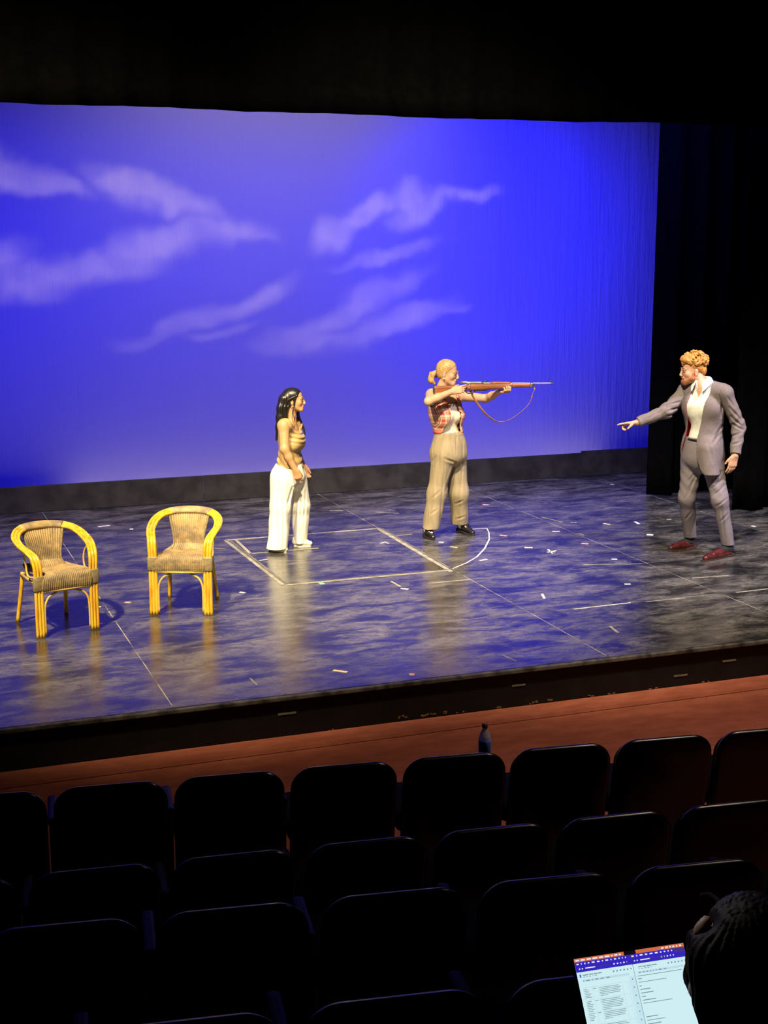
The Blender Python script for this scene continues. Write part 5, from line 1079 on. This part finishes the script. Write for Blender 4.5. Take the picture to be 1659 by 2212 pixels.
def spectator():
    hc = atd(1594, 2066, 2.93); a = math.atan2(lap_r[1], lap_r[0]); ex, ey = lap_r, lap_f
    fl = hc[2]-1.17; base = V(hc[0]+.005, hc[1]-.06, fl); e = empty('person', base, a, 'dark haired seated spectator seen from behind, head bowed over laptop', 'person')
    Lc = lambda x, y, z: V(x, y, z)
    h = hc-base; h = V(h@ex, h@ey, h[2]); up = nrm(V(.64, .28, .70)); fw = nrm(V(.30, .85, -.42))
    skin = skin_mat('spectator_skin', (.52, .38, .31)); sb = skin.node_tree.nodes['Principled BSDF']; sb.inputs['Subsurface Weight'].default_value = .7; sb.inputs['Subsurface Scale'].default_value = .015; f = Field((-.42, -.30, .02), (.50, .95, 1.40), .0065)  # one even skin tone for the spectator, with strong subsurface
    sl, sr, hl, hr = V(-.16, .0, .90)+V(.04, 0, 0), V(.20, .0, .88), V(-.07, -.05, .48), V(.11, -.05, .48)
    torso(f, sl, sr, hl, hr, V(0, 1, 0), 0, False, .95); f.cap((sl+sr)/2+V(0, 0, .0), h-up*.07-fw*.02, .055, .052, .04); HP, A = head(f, h, fw, up, .97)
    ea = (nrm(A[0]*-.80-A[1]*.55), nrm(A[1]*.80-A[0]*.55), A[2]); f.ell(HP(-.090, -.016, .012), V(.009, .016, .025), ea, .008); f.cap(HP(-.076, -.006, .0), HP(-.088, -.010, .002), .015, .012, .01)
    lp = lap_o-base; lp = V(lp@ex, lp@ey, lp[2]); hw_l, hw_r = lp+V(-.07, -.20, .02), lp+V(.07, -.20, .02); el_l, el_r = V(-.27, .12, .64), V(.33, .12, .64)
    for s_, q, w_, sd in ((sl, el_l, hw_l, 1), (sr, el_r, hw_r, -1)):
        f.ell(s_, (.055, .055, .055), None, .04); f.cap(s_, q, .048, .040, .03); f.cap(q, w_, .040, .026, .02); hand(f, w_, V(0, 1, -.12), V(0, -.1, -1), V(sd, 0, 0), [.35, .4, .4, .45], .95, (.6, .7, .3), .3)
    for s_, hp in ((-1, hl), (1, hr)):
        k_ = V(s_*.11+.02, .42, .50); a_ = V(s_*.12+.02, .46, .09); f.cap(hp, k_, .085, .060, .04); f.cap(k_, a_, .056, .040, .03)
    f.make('body', skin, e, face_color((.52, .38, .31), HP, A, (.4, .15, .12), None), 1); eyes(e, HP, A, (.03, .02, .02), (.03, .02, .015), .97)
    hm = mat('dark_brown_hair', (.011, .008, .0065), .6, spec=.2, var=.4, vscale=40, stretch=(3, 3, .3), bump=.3, bscale=140); r, fv, u = A; f = Field(h-.34, h+V(.34, .34, .24), .005)
    f.ell(HP(0, -.022, .042), (.088, .104, .090), A, .01); f.ell(HP(0, -.045, -.02), (.086, .076, .090), A, .02)
    def shape(X, Y, Z, f0):
        x, y, z = ((X-h[0])*v[0]+(Y-h[1])*v[1]+(Z-h[2])*v[2] for v in (r, fv, u)); lim = y-(.045+.55*np.maximum(z-.03, 0)); ear = .036-np.sqrt((y+.008)**2+(z+.010)**2)
        return np.maximum(np.maximum(f0, np.minimum(lim, .04)), np.where(x < -.045, ear, -1))
    f.apply(shape)
    for x in (-.050, -.02, .01, .05, .08): p0 = HP(x, -.06, -.03); f.cap(p0, p0+V(.010, -.01, -.09), .042, .038, .02); f.cap(p0+V(.0, -.01, -.09), p0+V(.012, -.01, -.20), .038, .020, .02)
    for y, q in ((.060, 0), (.030, .004), (.0, .008), (-.03, .012)): p0 = HP(-.072, y, -.012); f.cap(p0, p0+V(.002+q, -.004, -.08), .022, .024, .02); f.cap(p0+V(.002+q, -.004, -.08), p0+V(.030+q, -.01, -.20), .024, .016, .02)
    f.apply(lambda X, Y, Z, f0: f0+.003*np.sin(np.arctan2(Y-h[1]+.02, X-h[0])*30+Z*10)); f.cap(HP(-.104, .0, .012), HP(-.110, -.12, .034), .027, .028, .008, 's'); ho = f.make('hair', hm, e)
    bl, t, b = newmat('painted_backlit_strands'); tr_ = t.node('ShaderNodeBsdfTranslucent'); tr_.inputs[0].default_value = (.42, .33, .24, 1); mx = t.node('ShaderNodeMixShader'); mx.inputs[0].default_value = .6
    b.inputs['Base Color'].default_value = (.26, .20, .15, 1); b.inputs['Roughness'].default_value = .5; t.l.new(b.outputs[0], mx.inputs[1]); t.l.new(tr_.outputs[0], mx.inputs[2]); t.l.new(mx.outputs[0], t.n['Material Output'].inputs[0])  # paler than the hair: glow from behind is put into the strand colour
    for k in range(8):
        p0 = HP(-.086-.002*(k % 3), .055-.012*k, -.012-.004*k); tube('hair_strand', spline([p0, p0+V(-.012+.001*k, .0, -.035), p0+V(-.008+.002*k, -.004, -.085), p0+V(.016+.003*k, -.01, -.15)], 16), np.linspace(.0016, .0008, 16), bl, ho, 5)
    tube('hair_tuft', spline([HP(-.07, .045, .075), HP(-.095, .065, .08), HP(-.112, .078, .068)], 8), [.006, .005, .004, .003, .003, .002, .002, .001], hm, ho, 6)
    dk = mat('dark_sweater', (.02, .019, .021), .9, var=.2, bump=.2); f = Field((-.44, -.32, .34), (.54, .60, 1.04), .007); torso(f, sl, sr, hl, hr, V(0, 1, 0), .02, False, .95)
    for s_, q, w_ in ((sl, el_l, hw_l), (sr, el_r, hw_r)): f.ell(s_, (.07, .07, .07), None, .03); f.cap(s_, q, .064, .055, .03); f.cap(q, q*.1+w_*.9, .055, .040, .02)
    f.make('sweater', dk, e); f = Field((-.30, -.25, .05), (.36, .60, .66), .007)
    for s_, hp in ((-1, hl), (1, hr)):
        k_ = V(s_*.11+.02, .42, .50); a_ = V(s_*.12+.02, .46, .09); f.cap(hp, k_, .105, .078, .04); f.cap(k_, a_, .074, .062, .03)
    f.ell((hl+hr)/2, (.18, .13, .12), None, .04); f.make('trousers', mat('dark_jeans', (.015, .016, .022), .9), e)
    so = mat('dark_sneaker', (.02, .02, .022), .6)
    for s_ in (-1, 1): shoe(e, V(s_*.12+.02, .42, 0), V(s_*.13+.02, .68, 0), so, so, .045, .02, 'sneaker', 'oxford', None, .075)
    st = seat((base[0]+.02-.36*ey[0], base[1]-.36*ey[1], fl), a, 'black theatre seat holding the spectator with the laptop', 'seats in the fifth row', True)
    # the riser that carries the fifth row
    bm = bmesh.new(); hh = fl-HOUSE; add_box(bm, (0, .10, -hh/2), (14, 1.05, hh)); rr = obj_bm('trim_5', bm, carpet_m); rr.location = (base[0]-1, base[1], fl); rr.rotation_euler = (0, 0, a); tag(rr, 'dark carpeted step under the fifth row', kind='structure')
spectator()
